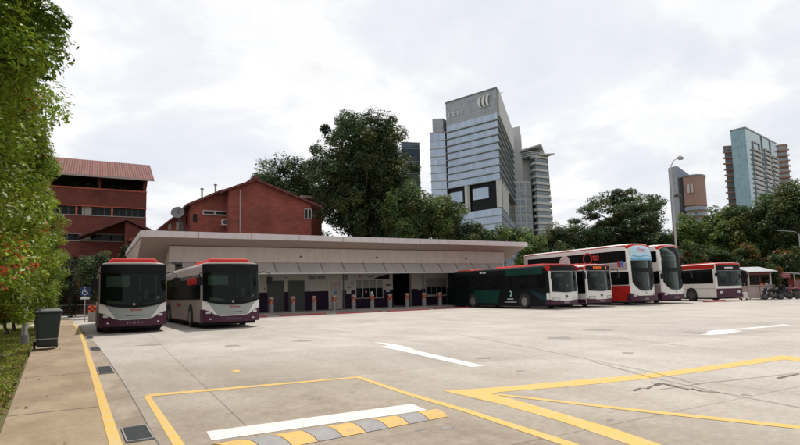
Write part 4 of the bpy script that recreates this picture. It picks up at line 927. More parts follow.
for sx in (-.2, .2): MB().lathe([(.09, 0), (.09, .04)], (sx, -.02, .09), 'x', 14).build('wheel', MT['tyre'], cr)
x, y, _ = P(765.5, 46.0); be = tag(empty('bench', (x, y, 0), -.5), 'low grey slatted bench between the kiosk and the motorcycles', 'bench')
for k in range(3): box('seat_slat', MT['steel'], be, -.8, .8, -.2 + k * .14, -.08 + k * .14, .43, .47)
box('backrest', MT['steel'], be, -.8, .8, .24, .28, .62, .82)
for sx in (-.7, .6): box('leg', MT['cab_grey'], be, sx, sx + .08, -.18, .22, 0, .428); box('back_support', MT['cab_grey'], be, sx, sx + .06, .222, .238, .3, .8)
x, y, _ = P(784.5, 50.0, 277); bo = tag(empty('red_signboard', (x, y, 0), -.6), 'maroon signboard with faint pale lettering on two legs behind motorcycles', 'signboard')
box('board', MT['maroon'], bo, -.55, .55, -.04, .04, 1.70, 2.20); box('leg', MT['maroon'], bo, -.45, -.38, -.03, .03, 0, 1.699); box('leg', MT['maroon'], bo, .38, .45, -.03, .03, 0, 1.699)
mb = MB()
for r_ in range(2):
    mb = MB()
    for k in range(7): mb.box(-.42 + k * .12, -.34 + k * .12, -.055, -.041, 1.82 + r_ * .18, 1.92 + r_ * .18)
    mb.build('lettering_row', MT['adpink'], bo)
def motorcycle(loc, rz, label, paint, scooter=False, screen=True):
    r = tag(empty('motorcycle', loc, rz), label, 'motorcycle', 'motorcycles parked at the edge of the yard'); r.scale = (.9, .9, .9)
    for k, xx in enumerate((-.66, .66)):
        w = empty('wheel', (xx, 0, .30)); w.parent = r
        prof = [(.22, -.045), (.29, -.05), (.305, 0), (.29, .05), (.22, .045)]
        MB().lathe(prof, axis='y', n=22).build('tyre', MT['tyre'], w, smooth=True); MB().lathe([(.20, -.05), (.05, -.06), (.05, .06), (.20, .05)], axis='y', n=16).build('rim', MT['cab_grey'], w, smooth=True)
    P_ = MT[paint]
    MB().tube([(.45, 0, .72), (.25, 0, .85), (.0, 0, .86), (-.15, 0, .76)], [.10, .17, .17, .10], 10).build('fuel_tank', P_, r, smooth=True)
    MB().tube([(.05, 0, .74), (-.2, 0, .78), (-.6, 0, .82), (-.82, 0, .88)], [.10, .14, .13, .05], 10).build('seat', MT['black'], r, smooth=True)
    MB().tube([(.3, 0, .62), (.18, 0, .40), (-.1, 0, .33), (-.3, 0, .45)], [.12, .19, .19, .11], 10).build('engine', MT['cab_grey'], r, smooth=True)
    MB().tube([(-.3, 0, .72), (-.6, 0, .72), (-.95, 0, .78)], [.09, .11, .03], 8).build('tail', P_, r, smooth=True)
    MB().tube([(.72, 0, .62), (.62, 0, .82), (.55, 0, 1.0), (.48, 0, 1.12)], [.12, .16, .13, .02], 10).build('fairing', P_, r, smooth=True)
    for s_ in (-.08, .08): MB().tube([(.66, s_, .30), (.45, s_, .98)], .025, 6).build('fork', MT['chrome'], r)
    MB().tube([(.30, -.36, 1.02), (.42, -.12, 1.02), (.42, .12, 1.02), (.30, .36, 1.02)], .017, 6).build('handlebar', MT['black'], r)
    for s_ in (-.3, .3): MB().tube([(.38, s_, 1.02), (.36, s_ * 1.15, 1.18)], .008, 5).build('mirror_stalk', MT['black'], r); MB().lathe([(.05, 0), (.055, .02), (.01, .03)], (.34, s_ * 1.15, 1.21), 'x', 12).build('mirror', MT['black'], r)
    MB().tube([(-.1, -.14, .28), (-.5, -.15, .30), (-.85, -.15, .36)], [.025, .04, .045], 8).build('exhaust', MT['chrome'], r, smooth=True)
    MB().lathe([(.07, 0), (.08, .03), (.01, .05)], (.74, 0, .82), 'x', 12).build('headlight', MT['lamp'], r)
    if screen: MB().add([(.64, -.13, .98), (.64, .13, .98), (.48, .10, 1.28), (.48, -.10, 1.28), (.65, -.13, .98), (.65, .13, .98), (.49, .10, 1.28), (.49, -.10, 1.28)], [(0, 1, 2, 3), (7, 6, 5, 4), (0, 4, 5, 1), (2, 6, 7, 3), (1, 5, 6, 2), (3, 7, 4, 0)]).build('windshield', MT['cab_grey'], r)
    if scooter: box('top_box', MT['black'], r, -1.0, -.62, -.2, .2, .92, 1.25, bevel=.05)
    MB().tube([(-.05, .12, .3), (-.15, .28, .02)], .015, 5).build('kickstand', MT['black'], r)
for px_, D, rz, lb, pm, sc_ in ((772, 41.6, 2.55, 'black motorcycle with windshield parked nearest the bench', 'mcblack', True), (787, 42.0, 2.2, 'blue-grey motorcycle parked in front of the maroon signboard', 'mcblue', False), (797.5, 41.8, 2.4, 'motorcycle with pale red tank at the right edge', 'mcred', True), (779.5, 43.4, 2.7, 'black motorcycle without top box standing behind the front pair', 'mcblack', False)):
    x, y, _ = P(px_, D); motorcycle((x, y, 0), rz, lb, pm, sc_)
x, y, _ = P(799, 45.5, 273); um = tag(empty('small_canopy', (x, y, 0)), 'small pale tilted canopy over red box at the right edge', 'canopy')
MB().add([(-1.1, -.9, 1.95), (1.2, -.9, 1.80), (1.2, .8, 2.0), (-1.1, .8, 2.15), (-1.1, -.9, 2.02), (1.2, -.9, 1.87), (1.2, .8, 2.07), (-1.1, .8, 2.22)], [(0, 3, 2, 1), (4, 5, 6, 7), (0, 1, 5, 4), (1, 2, 6, 5), (2, 3, 7, 6), (3, 0, 4, 7)]).build('canopy_sheet', MT['sheet'], um)
for sx in (-.9, 1.0): MB().tube([(sx, 0, 0), (sx, 0, 2.0)], .035, 6).build('post', MT['steel'], um)
box('red_box', MT['mcred'], um, -.4, .8, .2, .7, .0, 1.5)

# ------------------------------------------------------------------ brick apartment block, left
def zof(px, py, Y): return atY(px, py, Y)[2]
YB = 65; XR = atY(146.5, 200, YB)[0]; XL = -14.0
ap = tag(empty('brick_apartment_block', (0, YB, 0)), 'dark red brick apartment block with terracotta tiled roof at the far left', 'building')
Z = {k: zof(146, v, YB) for k, v in dict(eave=180, p1=192.8, w1t=208.6, w1b=218.2, w2t=235, w2b=242.6, w3t=257.5, w3b=264).items()}
def ab(name, m, x0, x1, y0, y1, z0, z1, parent=None): return box(name, MT[m], parent or ap, x0, x1, y0, y1, z0, z1)
ab('rear_wall', 'brick', XL, XR, 3.0, 12, 0, Z['eave']); ab('side_wall', 'brick', XR - .3, XR, .3, 2.99, 0, Z['p1'] - .02)
ab('ground_storey', 'brick', XL, XR - .02, .2, 2.9, 0, Z['w3b'] - .05)
for z0, z1 in ((Z['w1t'], Z['p1']), (Z['w2t'], Z['w1b']), (Z['w3t'], Z['w2b'])): ab('brick_parapet', 'brick', XL, XR, -.02, .32, z0, z1)
ab('sill_band', 'bandor', XL, XR + .02, -.08, .3, Z['p1'] + .003, Z['p1'] + .16); ab('sill_band', 'bandor', XL, XR + .02, -.08, .3, Z['w1t'] - .09, Z['w1t'] - .003)
ab('sill_band', 'bandgr', XL, XR + .01, -.08, .3, Z['w1b'] + .003, Z['w1b'] + .08); ab('sill_band', 'bandgr', XL, XR + .01, -.08, .3, Z['w2t'] - .09, Z['w2t'] - .003); ab('sill_band', 'bandgr', XL, XR + .01, -.08, .3, Z['w2b'] + .003, Z['w2b'] + .08)
for a, b_ in (('w1b', 'w1t'), ('w2b', 'w2t'), ('w3b', 'w3t')):
    z0, z1 = Z[a] + .09, Z[b_] - .10; xs = [XR - .05 - 3.3 * k for k in range(7)]
    for k in range(6):
        w = ab('window', 'wglass', xs[k + 1] + .12, xs[k] - .12, .24, .30, z0, z1)
        for j in range(1, 5): xx = xs[k + 1] + .12 + (3.06) * j / 5; ab('mullion', 'louvre', xx - .03, xx + .03, .20, .239, z0, z1, w)
        if k in (1,) : ab('curtain', 'cloth', xs[k + 1] + .5, xs[k + 1] + 1.4, .205, .235, z0, z1, w)
        if a == 'w1b': ab('frame', 'frame_or', xs[k + 1] - .09, xs[k + 1] + .09, .05, .31, z0, z1, w)
    ab('inner_wall', 'void', XL, XR - .31, .33, .6, z0 - .1, z1 + .1)
ab('top_floor_wall', 'void', XL, XR - .31, 2.7, 2.95, Z['p1'] - .05, Z['eave'] + .6)
for k in range(4): xx = XR - .2 - 4.4 * k; ab('pillar', 'brick', xx - .12, xx + .12, .1, .3, Z['p1'] + .17, Z['eave'] + .2)
ze = zof(153.8, 179.6, YB - 1.2); zr = zof(147.6, 165.0, YB + 4.5)
MB().prism_x([(-1.2, ze), (4.5, zr), (10.2, ze), (10.2, ze - .18), (4.5, zr - .22), (-1.2, ze - .18)], XL - .5, XR + .65).build('roof', MT['tile'], ap)
MB().prism_x([(-1.0, ze - .20), (4.5, zr - .24), (9.8, ze - .2)], XR - .25, XR).build('gable_wall', MT['brick'], ap)
ab('gutter', 'bandgr', XL, XR + .65, -1.34, -1.21, ze - .2, ze - .02)
gx = atY(126.5, 218, 62)[0]; gz = zof(126.5, 218, 62); gr_ = atY(156, 232, 62)
MB().prism_y([(gx - 4.2, gz - 1.9), (gx - 4.2, gz - 2.15), (gx, gz - .25), (gr_[0], gr_[2] - .25), (gr_[0], gr_[2]), (gx, gz)], -3.4, -.1).build('annex_roof', MT['roofred'], ap)
MB().prism_y([(gx - .1, 0), (gr_[0] - .5, 0), (gr_[0] - .5, gr_[2] - .1), (gx - .1, gz - .35)], -2.9, -.11).build('annex_wall', MT['brick'], ap)
for k, px_ in enumerate((68, 78, 90, 101, 113, 125, 136)): # potted plants on the top floor balcony
    xx, _, _ = atY(px_, 186, YB + 1.2); pt = make_tree('balcony_plant', 'potted plant on the top brick balcony, ' + ['leftmost by the hedge', 'second from the left', 'third from the left', 'in the middle', 'right of the middle', 'second from the right end', 'at the right end'][k], 'plant', 'balcony plants of the brick block', (xx, YB + 1.2, Z['p1'] - .5), 1.3 + .2 * (k % 3), .75, .5, .3, 60 + k, col=(.03, .045, .02), clumps=14, per=22, leaf=.26, cr=.3, trunk_r=.04)

# ------------------------------------------------------------------ gabled brick house, centre left
YG = 54
gb = tag(empty('gabled_brick_house', (0, YG, 0)), 'red brick house with low pitched gable roof rising behind the station roof', 'building')
g = lambda px_, py_, Y=YG: (lambda q: (q[0], q[2]))(atY(px_, py_, Y))
pk = g(255, 181.5); er = g(311, 203.5); wl = g(229, 190.6)
MB().prism_y([(wl[0], 0), (er[0], 0), (er[0], er[1]), pk, wl], 0, 12).build('gable_wall', MT['brick2'], gb)
p2 = g(190.5, 203.0, YG + 1.6); p2r = g(229.5, 190.2, YG + 1.6)
MB().prism_y([(p2[0], 0), (p2r[0], 0), p2r, p2], 1.6, 12).build('side_wing_wall', MT['brick2'], gb)
p3 = g(159, 229, YG + 3.4); p3r = g(192, 203.5, YG + 3.4)
MB().prism_y([(p3[0], 0), (p3r[0], 0), p3r, p3], 3.4, 12).build('far_wing_wall', MT['brick2'], gb)
def slope(name, a, b_, y0, y1, t=.22, m='roofred'): MB().prism_y([(a[0], a[1]), (b_[0], b_[1]), (b_[0], b_[1] + t), (a[0], a[1] + t)], y0, y1).build(name, MT[m], gb)
slope('roof_slope', g(222.5, 192.4), (pk[0], pk[1] + .02), -.5, 12.2); slope('roof_slope', (pk[0] + .01, pk[1] + .02), g(320.5, 208.5), -.5, 12.2)
slope('roof_slope', g(186, 206.2, YG + 1), g(223, 191.0, YG + 1), 1.0, 12.3); slope('roof_slope', g(155, 233, YG + 2.8), g(193, 203.4, YG + 2.8), 2.8, 12.3)
box('ridge_cap', MT['roofred'], gb, pk[0] - .3, pk[0] + .3, -.55, 12, pk[1] + .2, pk[1] + .42)
d0 = g(240, 200); MB().box(d0[0] - .04, d0[0] + .04, -.08, -.003, 0, d0[1] + 1.0).build('downpipe', MT['bandgr'], gb)
w0, w1 = g(202.5, 210, YG + 1.6), g(226.5, 214.6, YG + 1.6)
wd = box('window', MT['bandgr'], gb, w0[0], w1[0], 1.5, 1.599, w1[1] - .15, w0[1]); ww = (w1[0] - w0[0]) / 2
for k in (0, 1): box('pane', MT['wglass'], wd, w0[0] + k * ww + .12, w0[0] + (k + 1) * ww - .1, 1.47, 1.499, w1[1] - .02, w0[1] - .12)
a0_ = g(222.5, 219, YG + 1.0); a1_ = g(227.5, 225, YG + 1.0); ac = box('air_conditioner', MT['acw'], gb, a0_[0], a1_[0], 1.0, 1.598, a1_[1], a0_[1]); MB().lathe([(.24, 0), (.24, -.02)], ((a0_[0] + a1_[0]) / 2, 1.0, (a0_[1] + a1_[1]) / 2), 'y', 16).build('fan_grille', MT['louvre'], ac)
for q0, q1 in (((186, 216), (189.5, 225)), ((193, 214), (197, 222)), ((168, 224), (171, 229)), ((176, 222), (179, 230))):
    Yw = YG + (1.6 if q0[0] > 191 else 3.4); u, v = g(*q0, Yw), g(*q1, Yw); box('window', MT['wglass'] if q0[0] > 180 else MT['bandgr'], gb, u[0], v[0], Yw - YG - .06, Yw - YG - .003, v[1], u[1])
for px_, py_, h_ in ((202, 195, .9), (215.5, 191, .95)):
    q = g(px_, py_, YG + 2.5); MB().tube([(q[0], 2.5, q[1] - .8), (q[0], 2.5, q[1] + .6)], .09, 8).build('roof_vent', MT['bandgr'], gb); MB().lathe([(.18, 0), (.18, .06), (.02, .16)], (q[0], 2.5, q[1] + .6), 'z', 10).build('vent_cap', MT['louvre'], gb)
u, v = g(304, 208.5), g(311.0, 219.5); wn = box('window', MT['bandgr'], gb, u[0] + .02, v[0] + .1, -.06, -.003, v[1], u[1]); wx = (v[0] - u[0]) / 2
for k in (0, 1): box('pane', MT['wglass'], wn, u[0] + .12 + k * wx, u[0] + (k + 1) * wx - .04, -.09, -.061, v[1] + .1, u[1] - .1)
u = g(309.5, 221); box('red_ledge', MT['bandor'], gb, u[0] - 1.0, u[0] + 1.0, -.5, -.003, u[1] - 2.0, u[1] - 1.7)
u, v = g(299, 196.5, YG + 8), g(322.5, 200.3, YG + 8); box('dormer_roof', MT['bandgr'], gb, u[0], v[0], 7, 12.5, v[1], u[1]); box('dormer_wall', MT['brick2'], gb, u[0] + .4, v[0] - .3, 7.6, 12, 5, v[1] - .003)
x, y, z = P(178, 52.2, 212); dr = tag(empty('satellite_dish', (x, y, z - .15)), 'round pale mesh satellite dish on dark stand left of the gabled house', 'satellite dish')
MB().lathe([(.02, .0), (.26, .04), (.48, .14), (.60, .24), (.62, .25), (.48, .17), (.26, .07), (.03, .03)], n=28).build('reflector', MT['dish'], dr, smooth=True).rotation_euler = (math.radians(62), math.radians(-35), 0)
MB().tube([(0, .1, 0), (.5, .3, -1.6), (1.3, .6, -4.5), (1.3, .6, -6.5)], [.10, .18, .30, .35], 8).build('stand', MT['cab_grey'], dr)
MB().tube([(0, 0, 0), (.05, -.4, .45)], .03, 6).build('feed_arm', MT['cab_grey'], dr)

# ------------------------------------------------------------------ towers
def grow(poly, d):
    """offset a convex ccw polygon outward by d"""
    n = len(poly); out = []
    for i in range(n):
        a, b_, c = Vector(poly[i - 1]), Vector(poly[i]), Vector(poly[(i + 1) % n]); e1 = (b_ - a).normalized(); e2 = (c - b_).normalized()
        n1 = Vector((e1.y, -e1.x)); n2 = Vector((e2.y, -e2.x)); m = (n1 + n2); m = m / max(m.length_squared, .2) * 2; out.append(tuple(b_ + m * d))
    return out
def ccw(p): return p if sum(p[i - 1][0] * p[i][1] - p[i][0] * p[i - 1][1] for i in range(len(p))) > 0 else p[::-1]
def lerp(a, b_, t): return (a[0] + (b_[0] - a[0]) * t, a[1] + (b_[1] - a[1]) * t)
def plan(o, p): return [(q[0] - o[0], q[1] - o[1]) for q in p]
# 1: blue glass tower with sloping crown
O = (152.4, 175.3); A_, B_, C_ = (152.41, 175.28), (143.4, 201.13), (205.13, 223.99)
tw = tag(empty('glass_office_tower', (*O, 0)), 'tall blue glass office tower with ledged floors and lettered slanted crown', 'tower')
A_, B_, C_ = plan(O, [A_, B_, C_]); D_ = (B_[0] + C_[0] - A_[0], B_[1] + C_[1] - A_[1]); full = ccw([A_, C_, D_, B_])
H0, HT = 78.5, 90.0; fh = 3.35; zs = 46.0; k = 0
MB().prism(grow(full, -1.0), 0, H0).build('core', MT['dark_void'], tw)
z = H0
while z - fh > zs - .5:
    s_ = MB().prism(full, z - fh + .32, z - .002).build('glass_storey', MT['tglass'], tw); MB().prism(grow(full, .75), z - fh, z - fh + .30).build('ledge', MT['tledge'], s_); z -= fh
zb = z
MB().prism(full, H0, HT - .4).build('crown_screen', MT['tscreen'], tw); MB().prism(grow(full, .35), HT - .39, HT).build('crown_rim', MT['tledge'], tw)
sidew = MB().prism([lerp(A_, C_, .02), lerp(A_, C_, .99), (lerp(A_, C_, .99)[0] + .5, lerp(A_, C_, .99)[1] - .9), (lerp(A_, C_, .02)[0] + .5, lerp(A_, C_, .02)[1] - .9)], H0 - 1, HT - .5).build('pale_side_panel', MT['tpale'], tw)
# open terrace with columns
MB().prism(grow(full, -.9), 36.4, zb - .002).build('terrace_back_wall', MT['wglass'], tw)
for t in (.02, .62): q = lerp(A_, B_, t); MB().prism(ccw([(q[0] - .9, q[1] - .9), (q[0] + .7, q[1] - .9), (q[0] + .7, q[1] + .9), (q[0] - .9, q[1] + .9)]), 36.4, zb - .003).build('column', MT['tpale'], tw)
for t in (.12, .24, .36): q = lerp(A_, C_, t); MB().prism(ccw([(q[0] - .6, q[1] - .6), (q[0] + .6, q[1] - .6), (q[0] + .6, q[1] + .6), (q[0] - .6, q[1] + .6)]), 36.4, zb - .003).build('column', MT['tpale'], tw)
q0_, q1_ = lerp(A_, B_, .22), lerp(A_, B_, .52)
MB().prism(ccw([q0_, q1_, (q1_[0] + 1.2, q1_[1] + .5), (q0_[0] + 1.2, q0_[1] + .5)]), zb - 7.0, zb - 2).build('terrace_glass_box', MT['tglass'], tw)
q0_, q1_ = lerp(A_, B_, .72), lerp(A_, B_, .97)
MB().prism(ccw([q0_, q1_, (q1_[0] + 1.2, q1_[1] + .5), (q0_[0] + 1.2, q0_[1] + .5)]), zb - 7.0, zb - 2).build('terrace_glass_box', MT['tglass'], tw)
z = 36.3
while z > 3:
    s_ = MB().prism(full, z - fh + .32, z - .002).build('glass_storey', MT['tglass'], tw); MB().prism(grow(full, .3), z - fh, z - fh + .3).build('ledge', MT['tledge'], s_); z -= fh
# left wing of the same tower
E_ = plan(O, [(137.4, 206.5)])[0]; Bo = (B_[0] - .4, B_[1] + .8); wing = ccw([Bo, E_, (E_[0] + 14, E_[1] + 14), (Bo[0] + 20, Bo[1] + 12)])
z = 76.0
while z > 3:
    s_ = MB().prism(wing, z - 3.9, z - .3).build('wing_storey', MT['tglass'], tw); MB().prism(grow(wing, .25), z - .298, z - .002).build('ledge', MT['bandgr'], s_); z -= 3.9
MB().prism(grow(wing, -1.2), 76, 83).build('wing_plant_screen', MT['tscreen'], tw)
# crown lettering and emblem on the A-B face
ang = math.atan2(A_[1] - B_[1], A_[0] - B_[0]); fn = Vector((math.sin(ang), -math.cos(ang), 0))
def on_face(t, z, d=.5): q = lerp(A_, B_, t); return (q[0] + fn.x * d, q[1] + fn.y * d, z)
for t, ch in ((.60, 'C'), (.67, 'E'), (.745, 'N'), (.82, 'E')): pass
mbm = MB(); lw = []
for k, t in enumerate((.66, .75, .84, .93)):
    u0 = on_face(t, 0); w = 1.5
    for (du, z0, z1, ww_) in ((-.2, 82.4, 82.7, .9), (.0, 82.7, 84.0, .22), (-.35, 83.5 + .3 * (k % 2), 83.75 + .3 * (k % 2), 1.0)):
        pA = on_face(t - du / 27.4, 0, .6); pB = on_face(t - (du + ww_) / 27.4, 0, .6); mbm.prism(ccw([pA[:2], pB[:2], (pB[0] - fn.x * .2, pB[1] - fn.y * .2), (pA[0] - fn.x * .2, pA[1] - fn.y * .2)]), z0, z1)
mbm.build('crown_lettering', MT['wtext'], tw)
mbm = MB()
for k in range(3):
    tc_ = .26 - k * .075; path = []
    for a in range(100, 261, 20): path.append(Vector(on_face(tc_ - 1.6 * math.cos(math.radians(a)) / 27.4, 84.9 + 2.6 * math.sin(math.radians(a)), .7)))
    mbm.tube(path, [.12 + .45 * math.sin(PI * i / (len(path) - 1)) for i in range(len(path))], 6)
mbm.build('crown_emblem', MT['wtext'], tw)
q = lerp(A_, C_, .12); MB().tube([(q[0], q[1], HT), (q[0] + 2.2, q[1] - .5, HT + .9)], .15, 5).build('crane_arm', MT['cab_grey'], tw)

def far_root(name, px, D, label, cat='tower', turn=0.0, py=180):
    d = ray(px, py) / F * D; yaw = math.atan2(d[1], d[0]) - PI / 2
    return tag(empty(name, (d[0], d[1], 0), yaw + turn), label, cat), D
def hz(px): return 299.5 - (px - 91) * 32.2 / 1236
def mz(py, px, D): return EYE + (hz(px) - py) * D / F
# 2: pale hotel tower with balconies
r, D = far_root('hotel_tower', 532, 300, 'pale grey hotel tower with stacked balconies and winged roof canopy'); s = .98 * D / F
X = lambda px_: (px_ - 532) * s
hA, hB, hC = mz(131, 518, D), mz(147, 535, D), mz(157, 538, D)
MB().prism([(X(511), 6), (X(523), 4), (X(523), 22), (X(511), 22)], 0, hA).build('lift_shaft', MT['tpale'], r); MB().prism([(X(512), 7), (X(522), 5), (X(522), 20), (X(512), 20)], hA, hA + 5).build('shaft_cap', MT['tpale'], r)
MB().prism([(X(523), 7), (X(534), 8), (X(534), 22), (X(523), 22)], 0, hB - 3).build('core_block', MT['tpale'], r)
MB().prism([(X(513.5), 0), (X(531), 1.5), (X(531), 8), (X(513.5), 6)], 0, mz(181, 520, D)).build('window_block', MT['tpale'], r)
z = mz(183, 520, D); zz = 0
while z - 3.9 > 10:
    for c0, c1 in ((514.8, 519.2), (520.6, 525.0), (526.4, 530.0)): MB().prism([(X(c0), -.35 + (c0 - 513) * .08), (X(c1), -.35 + (c1 - 513) * .08), (X(c1), 1.6), (X(c0), 1.6)], z - 3.3, z).build('window', MT['twin'], r)
    z -= 4.6; zz += 1
cur = [(X(531), 3), (X(533), -1.5), (X(536.5), -2.2), (X(549), 5), (X(549.5), 18), (X(531), 20)]
z = hC
while z > 6:
    t = (hC - z) / hC; c = [(a + (2.2 * t if a > X(540) else 0), b_) for a, b_ in cur]
    s_ = MB().prism(grow(ccw(c), -.9), z - 3.3, z - .85).build('glazed_storey', MT['twin'], r); MB().prism(ccw(c), z - .847, z + .35).build('balcony', MT['tpale'], s_); z -= 3.75
MB().prism([(X(524), 4), (X(531), 1), (X(540), 1), (X(543), 5), (X(541), 14), (X(526), 14)], hC + .4, hB - 2).build('crown_storeys', MT['twin'], r)
for q in (.25, .55, .85): MB().prism([(X(524) - .5, 3.5), (X(531), .3), (X(541), .3), (X(544.5), 5), (X(542), 15), (X(525), 15)], hC + .4 + (hB - 2 - hC) * q - .5, hC + .4 + (hB - 2 - hC) * q).build('crown_ledge', MT['tpale'], r)
MB().prism([(X(521), 2), (X(543), -2), (X(546), 8), (X(530), 16), (X(522), 14)], [hB - 1.4, hB + .2, hB - 3, hB - 3.5, hB - 2.5], [hB - .6, hB + 1.0, hB - 2.2, hB - 2.7, hB - 1.7]).build('roof_canopy', MT['tpale'], r)
MB().prism([(X(540), -1), (X(556), 4), (X(543), 9)], [hB - 5, hB - 4.0, hB - 5.5], [hB - 4.4, hB - 3.6, hB - 4.9]).build('roof_wing', MT['tpale'], r)
# 3: dark tower behind the big tree
r, D = far_root('dark_glass_tower', 412, 290, 'dark blue glass tower half hidden behind the right of the biggest tree', py=180); s = D / F; X = lambda p_: (p_ - 412) * s
h = mz(141, 415, D); z = h
while z > 5: s_ = MB().prism([(X(402), 0), (X(420.6), 3), (X(420), 18), (X(402), 16)], z - 3.2, z - .3).build('glass_storey', MT['dglass'], r); MB().prism([(X(402), -.3), (X(420.8), 2.7), (X(420.2), 18), (X(402), 16)], z - .298, z - .002).build('ledge', MT['tledge'], s_); z -= 3.5
# 4: grey-blue slab and terracotta block
r, D = far_root('slab_office_tower', 684, 310, 'grey-blue slanted slab tower joined to a terracotta block'); s = .93 * D / F; X = lambda p_: (p_ - 684) * s
hl, hm, hr = mz(166, 671, D), mz(165.5, 678, D), mz(178, 693, D)
MB().prism([(X(669.5), 3), (X(678), -1), (X(678), 16), (X(669.5), 16)], 0, [hl, hm, hm - 1, hl - 1]).build('grey_face', MT['tscreen'], r)
MB().prism([(X(678) + .02, -1), (X(694), 5), (X(694), 18), (X(678) + .02, 16)], 0, [hm, hr, hr, hm]).build('glazed_face', MT['oglass'], r)
n = 14; cpts = [(X(683), -3)] + [(X(683) + (X(704) - X(683)) * (.45 + .55 * math.sin(PI / 2 * k / n)), -4 + 9 * (1 - math.cos(PI / 2 * k / n))) for k in range(n + 1)] + [(X(704), 18), (X(683), 18)]
ht = mz(178, 695, D); MB().prism(cpts, mz(207, 695, D), ht).build('terracotta_block', MT['obrown'], r); MB().prism(grow(cpts, -.6), 0, mz(207, 695, D) - .01).build('lower_block', MT['obrown'], r)
z = mz(208.5, 695, D)
while z > 20: s_ = MB().prism(grow(cpts, .05), z - 2.0, z).build('window_band', MT['oglass'], r); z -= 3.6
u0, u1 = mz(195, 690, D), mz(186.5, 690, D)
for a, b_ in ((686.2, 688.6), (689.4, 691.8)): box('window', MT['signwhite'], r, X(a), X(b_), -4.6, -3.4, u0, u1)
MB().prism(grow(cpts, .4), ht + .002, ht + .7).build('roof_rim', MT['tledge'], r)
# 5: green-blue condominium
O = (397.3, 195.9); A_, B_, C_ = plan(O, [(397.32, 195.87), (396.6, 205.6), (467.4, 208.7)]); v = Vector((B_[0] - A_[0], B_[1] - A_[1]))
cd = tag(empty('glass_condominium', (*O, 0)), 'green-blue glass condominium with columns of balconies between brown wings, far right', 'tower')
D_ = (C_[0] + v.x, C_[1] + v.y); B2 = (A_[0] + v.x, A_[1] + v.y); HA = 111.0; f1 = [A_, C_, D_, B2]
MB().prism(ccw(f1), 0, HA - 1).build('glass_body', MT['cglass'], cd); MB().prism(grow(ccw(f1), .3), HA - .998, HA).build('roof_rim', MT['tledge'], cd)
fx = Vector((C_[0] - A_[0], C_[1] - A_[1])); Lx = fx.length; fx.normalize(); fn2 = Vector((fx.y, -fx.x))
def strip(name, t0, t1, z0, z1, d, m, parent=None, d0=.02):
    a, b_ = Vector(A_) + fx * Lx * t0, Vector(A_) + fx * Lx * t1
    return MB().prism(ccw([tuple(a + fn2 * d0), tuple(b_ + fn2 * d0), tuple(b_ + fn2 * d), tuple(a + fn2 * d)]), z0, z1).build(name, MT[m], parent or cd)
for t0, t1, top in ((.16, .42, 97), (.54, .72, 101), (.80, .96, 98)):
    strip('balcony_recess', t0, t1, 6, top, .5, 'twin')
    z = top
    while z > 40: strip('balcony', t0, t1, z - 1.25, z, 1.5, 'cslab', d0=.52); z -= 3.5
for t in (.48, .76): strip('vertical_joint', t, t + .012, 0, HA - 1, .6, 'tledge')
strip('roof_frame', .18, .40, HA - 9, HA - 8.2, .6, 'tledge'); strip('roof_frame', .18, .20, HA - 22, HA - 9.01, .6, 'tledge'); strip('roof_frame', .38, .40, HA - 22, HA - 9.01, .6, 'tledge')
def brown_wing(px0, px1, topy, D, label, nm):
    r, D = far_root(nm, (px0 + px1) / 2, D, label, py=165); s = .9 * D / F; w = (px1 - px0) * s / 2; h = mz(topy, (px0 + px1) / 2, D)
    MB().prism([(-w, 0), (w, 2), (w, 16), (-w, 16)], 0, h - 3).build('wall', MT['cbrown'], r); MB().prism([(-w - .5, -.8), (w + .5, 1.4), (w + .5, 17), (-w - .5, 17)], h - .9, h).build('roof_slab', MT['cbrown'], r)
    MB().prism([(-w + .6, .5), (w - .6, 2.4), (w - .6, 15), (-w + .6, 15)], h - 2.999, h - .901).build('roof_storey', MT['signwhite'], r)
    z = h - 5.5
    while z > 30: b_ = MB().prism([(-w - 1.2, -1.6), (w + 1.2, .8), (w + 1.2, 1.98), (-w - 1.2, -.02)], z, z + 1.1).build('balcony', MT['cbrown'], r); MB().prism([(-w + .3, -.3), (w - .3, 1.7), (w - .3, 1.9), (-w + .3, -.1)], z + 1.101, z + 3.0).build('window_strip', MT['twin'], b_); z -= 4.4
brown_wing(725.8, 736, 145.5, 400, 'brown balcony wing left of the green-blue condominium', 'brown_apartment_wing')
brown_wing(775, 788, 144.5, 430, 'brown balcony wing right of the green-blue condominium', 'brown_apartment_wing')

# small red and grey roofed building behind the station, left of the biggest tree
# ------------------------------------------------------------------ trees and hedges
def T(px_, top, D, wpx, rzpx, label, seed, name='broadleaf_tree', group='trees beyond the station', cat='tree', **kw):
    x, y, z = P(px_, D, top); rx = wpx * D / F / 2; rz = rzpx * D / F / 2
    return make_tree(name, label, cat, group, (x, y, 0), z, rx, rz, max(.6, z - 2 * rz) * .8 + .4, seed, **kw)
DG = (.070, .098, .040); MG = (.105, .155, .042); LG = (.105, .145, .052)
T(362, 112, 64, 98, 126, 'biggest dark green tree with dense crown above the station roof', 1, col=DG, clumps=330, per=260, leaf=.34, cr=1.25, trunk_r=.5, inner=.12, boxy=3.4)
T(383, 165, 65, 66, 110, 'dark lower tree merging with the right flank of the biggest tree', 2, col=DG, clumps=190, per=220, leaf=.34, cr=1.2, trunk_r=.4, inner=.15)
T(296, 151, 80, 80, 100, 'rounded dark tree behind the gabled brick house', 3, col=(.055, .08, .03), clumps=200, per=200, leaf=.34, cr=1.3, trunk_r=.4, inner=.15)
T(268, 163, 84, 40, 62, 'outermost left tree beside the rounded dark tree', 18, col=(.055, .08, .03), clumps=90, per=200, leaf=.34, cr=1.2, trunk_r=.3, inner=.15)
T(404, 186, 58, 44, 66, 'light green tree left of the pair in front of glass tower', 4, col=LG, clumps=140, per=200, leaf=.26, cr=.9, trunk_r=.2, inner=.2)
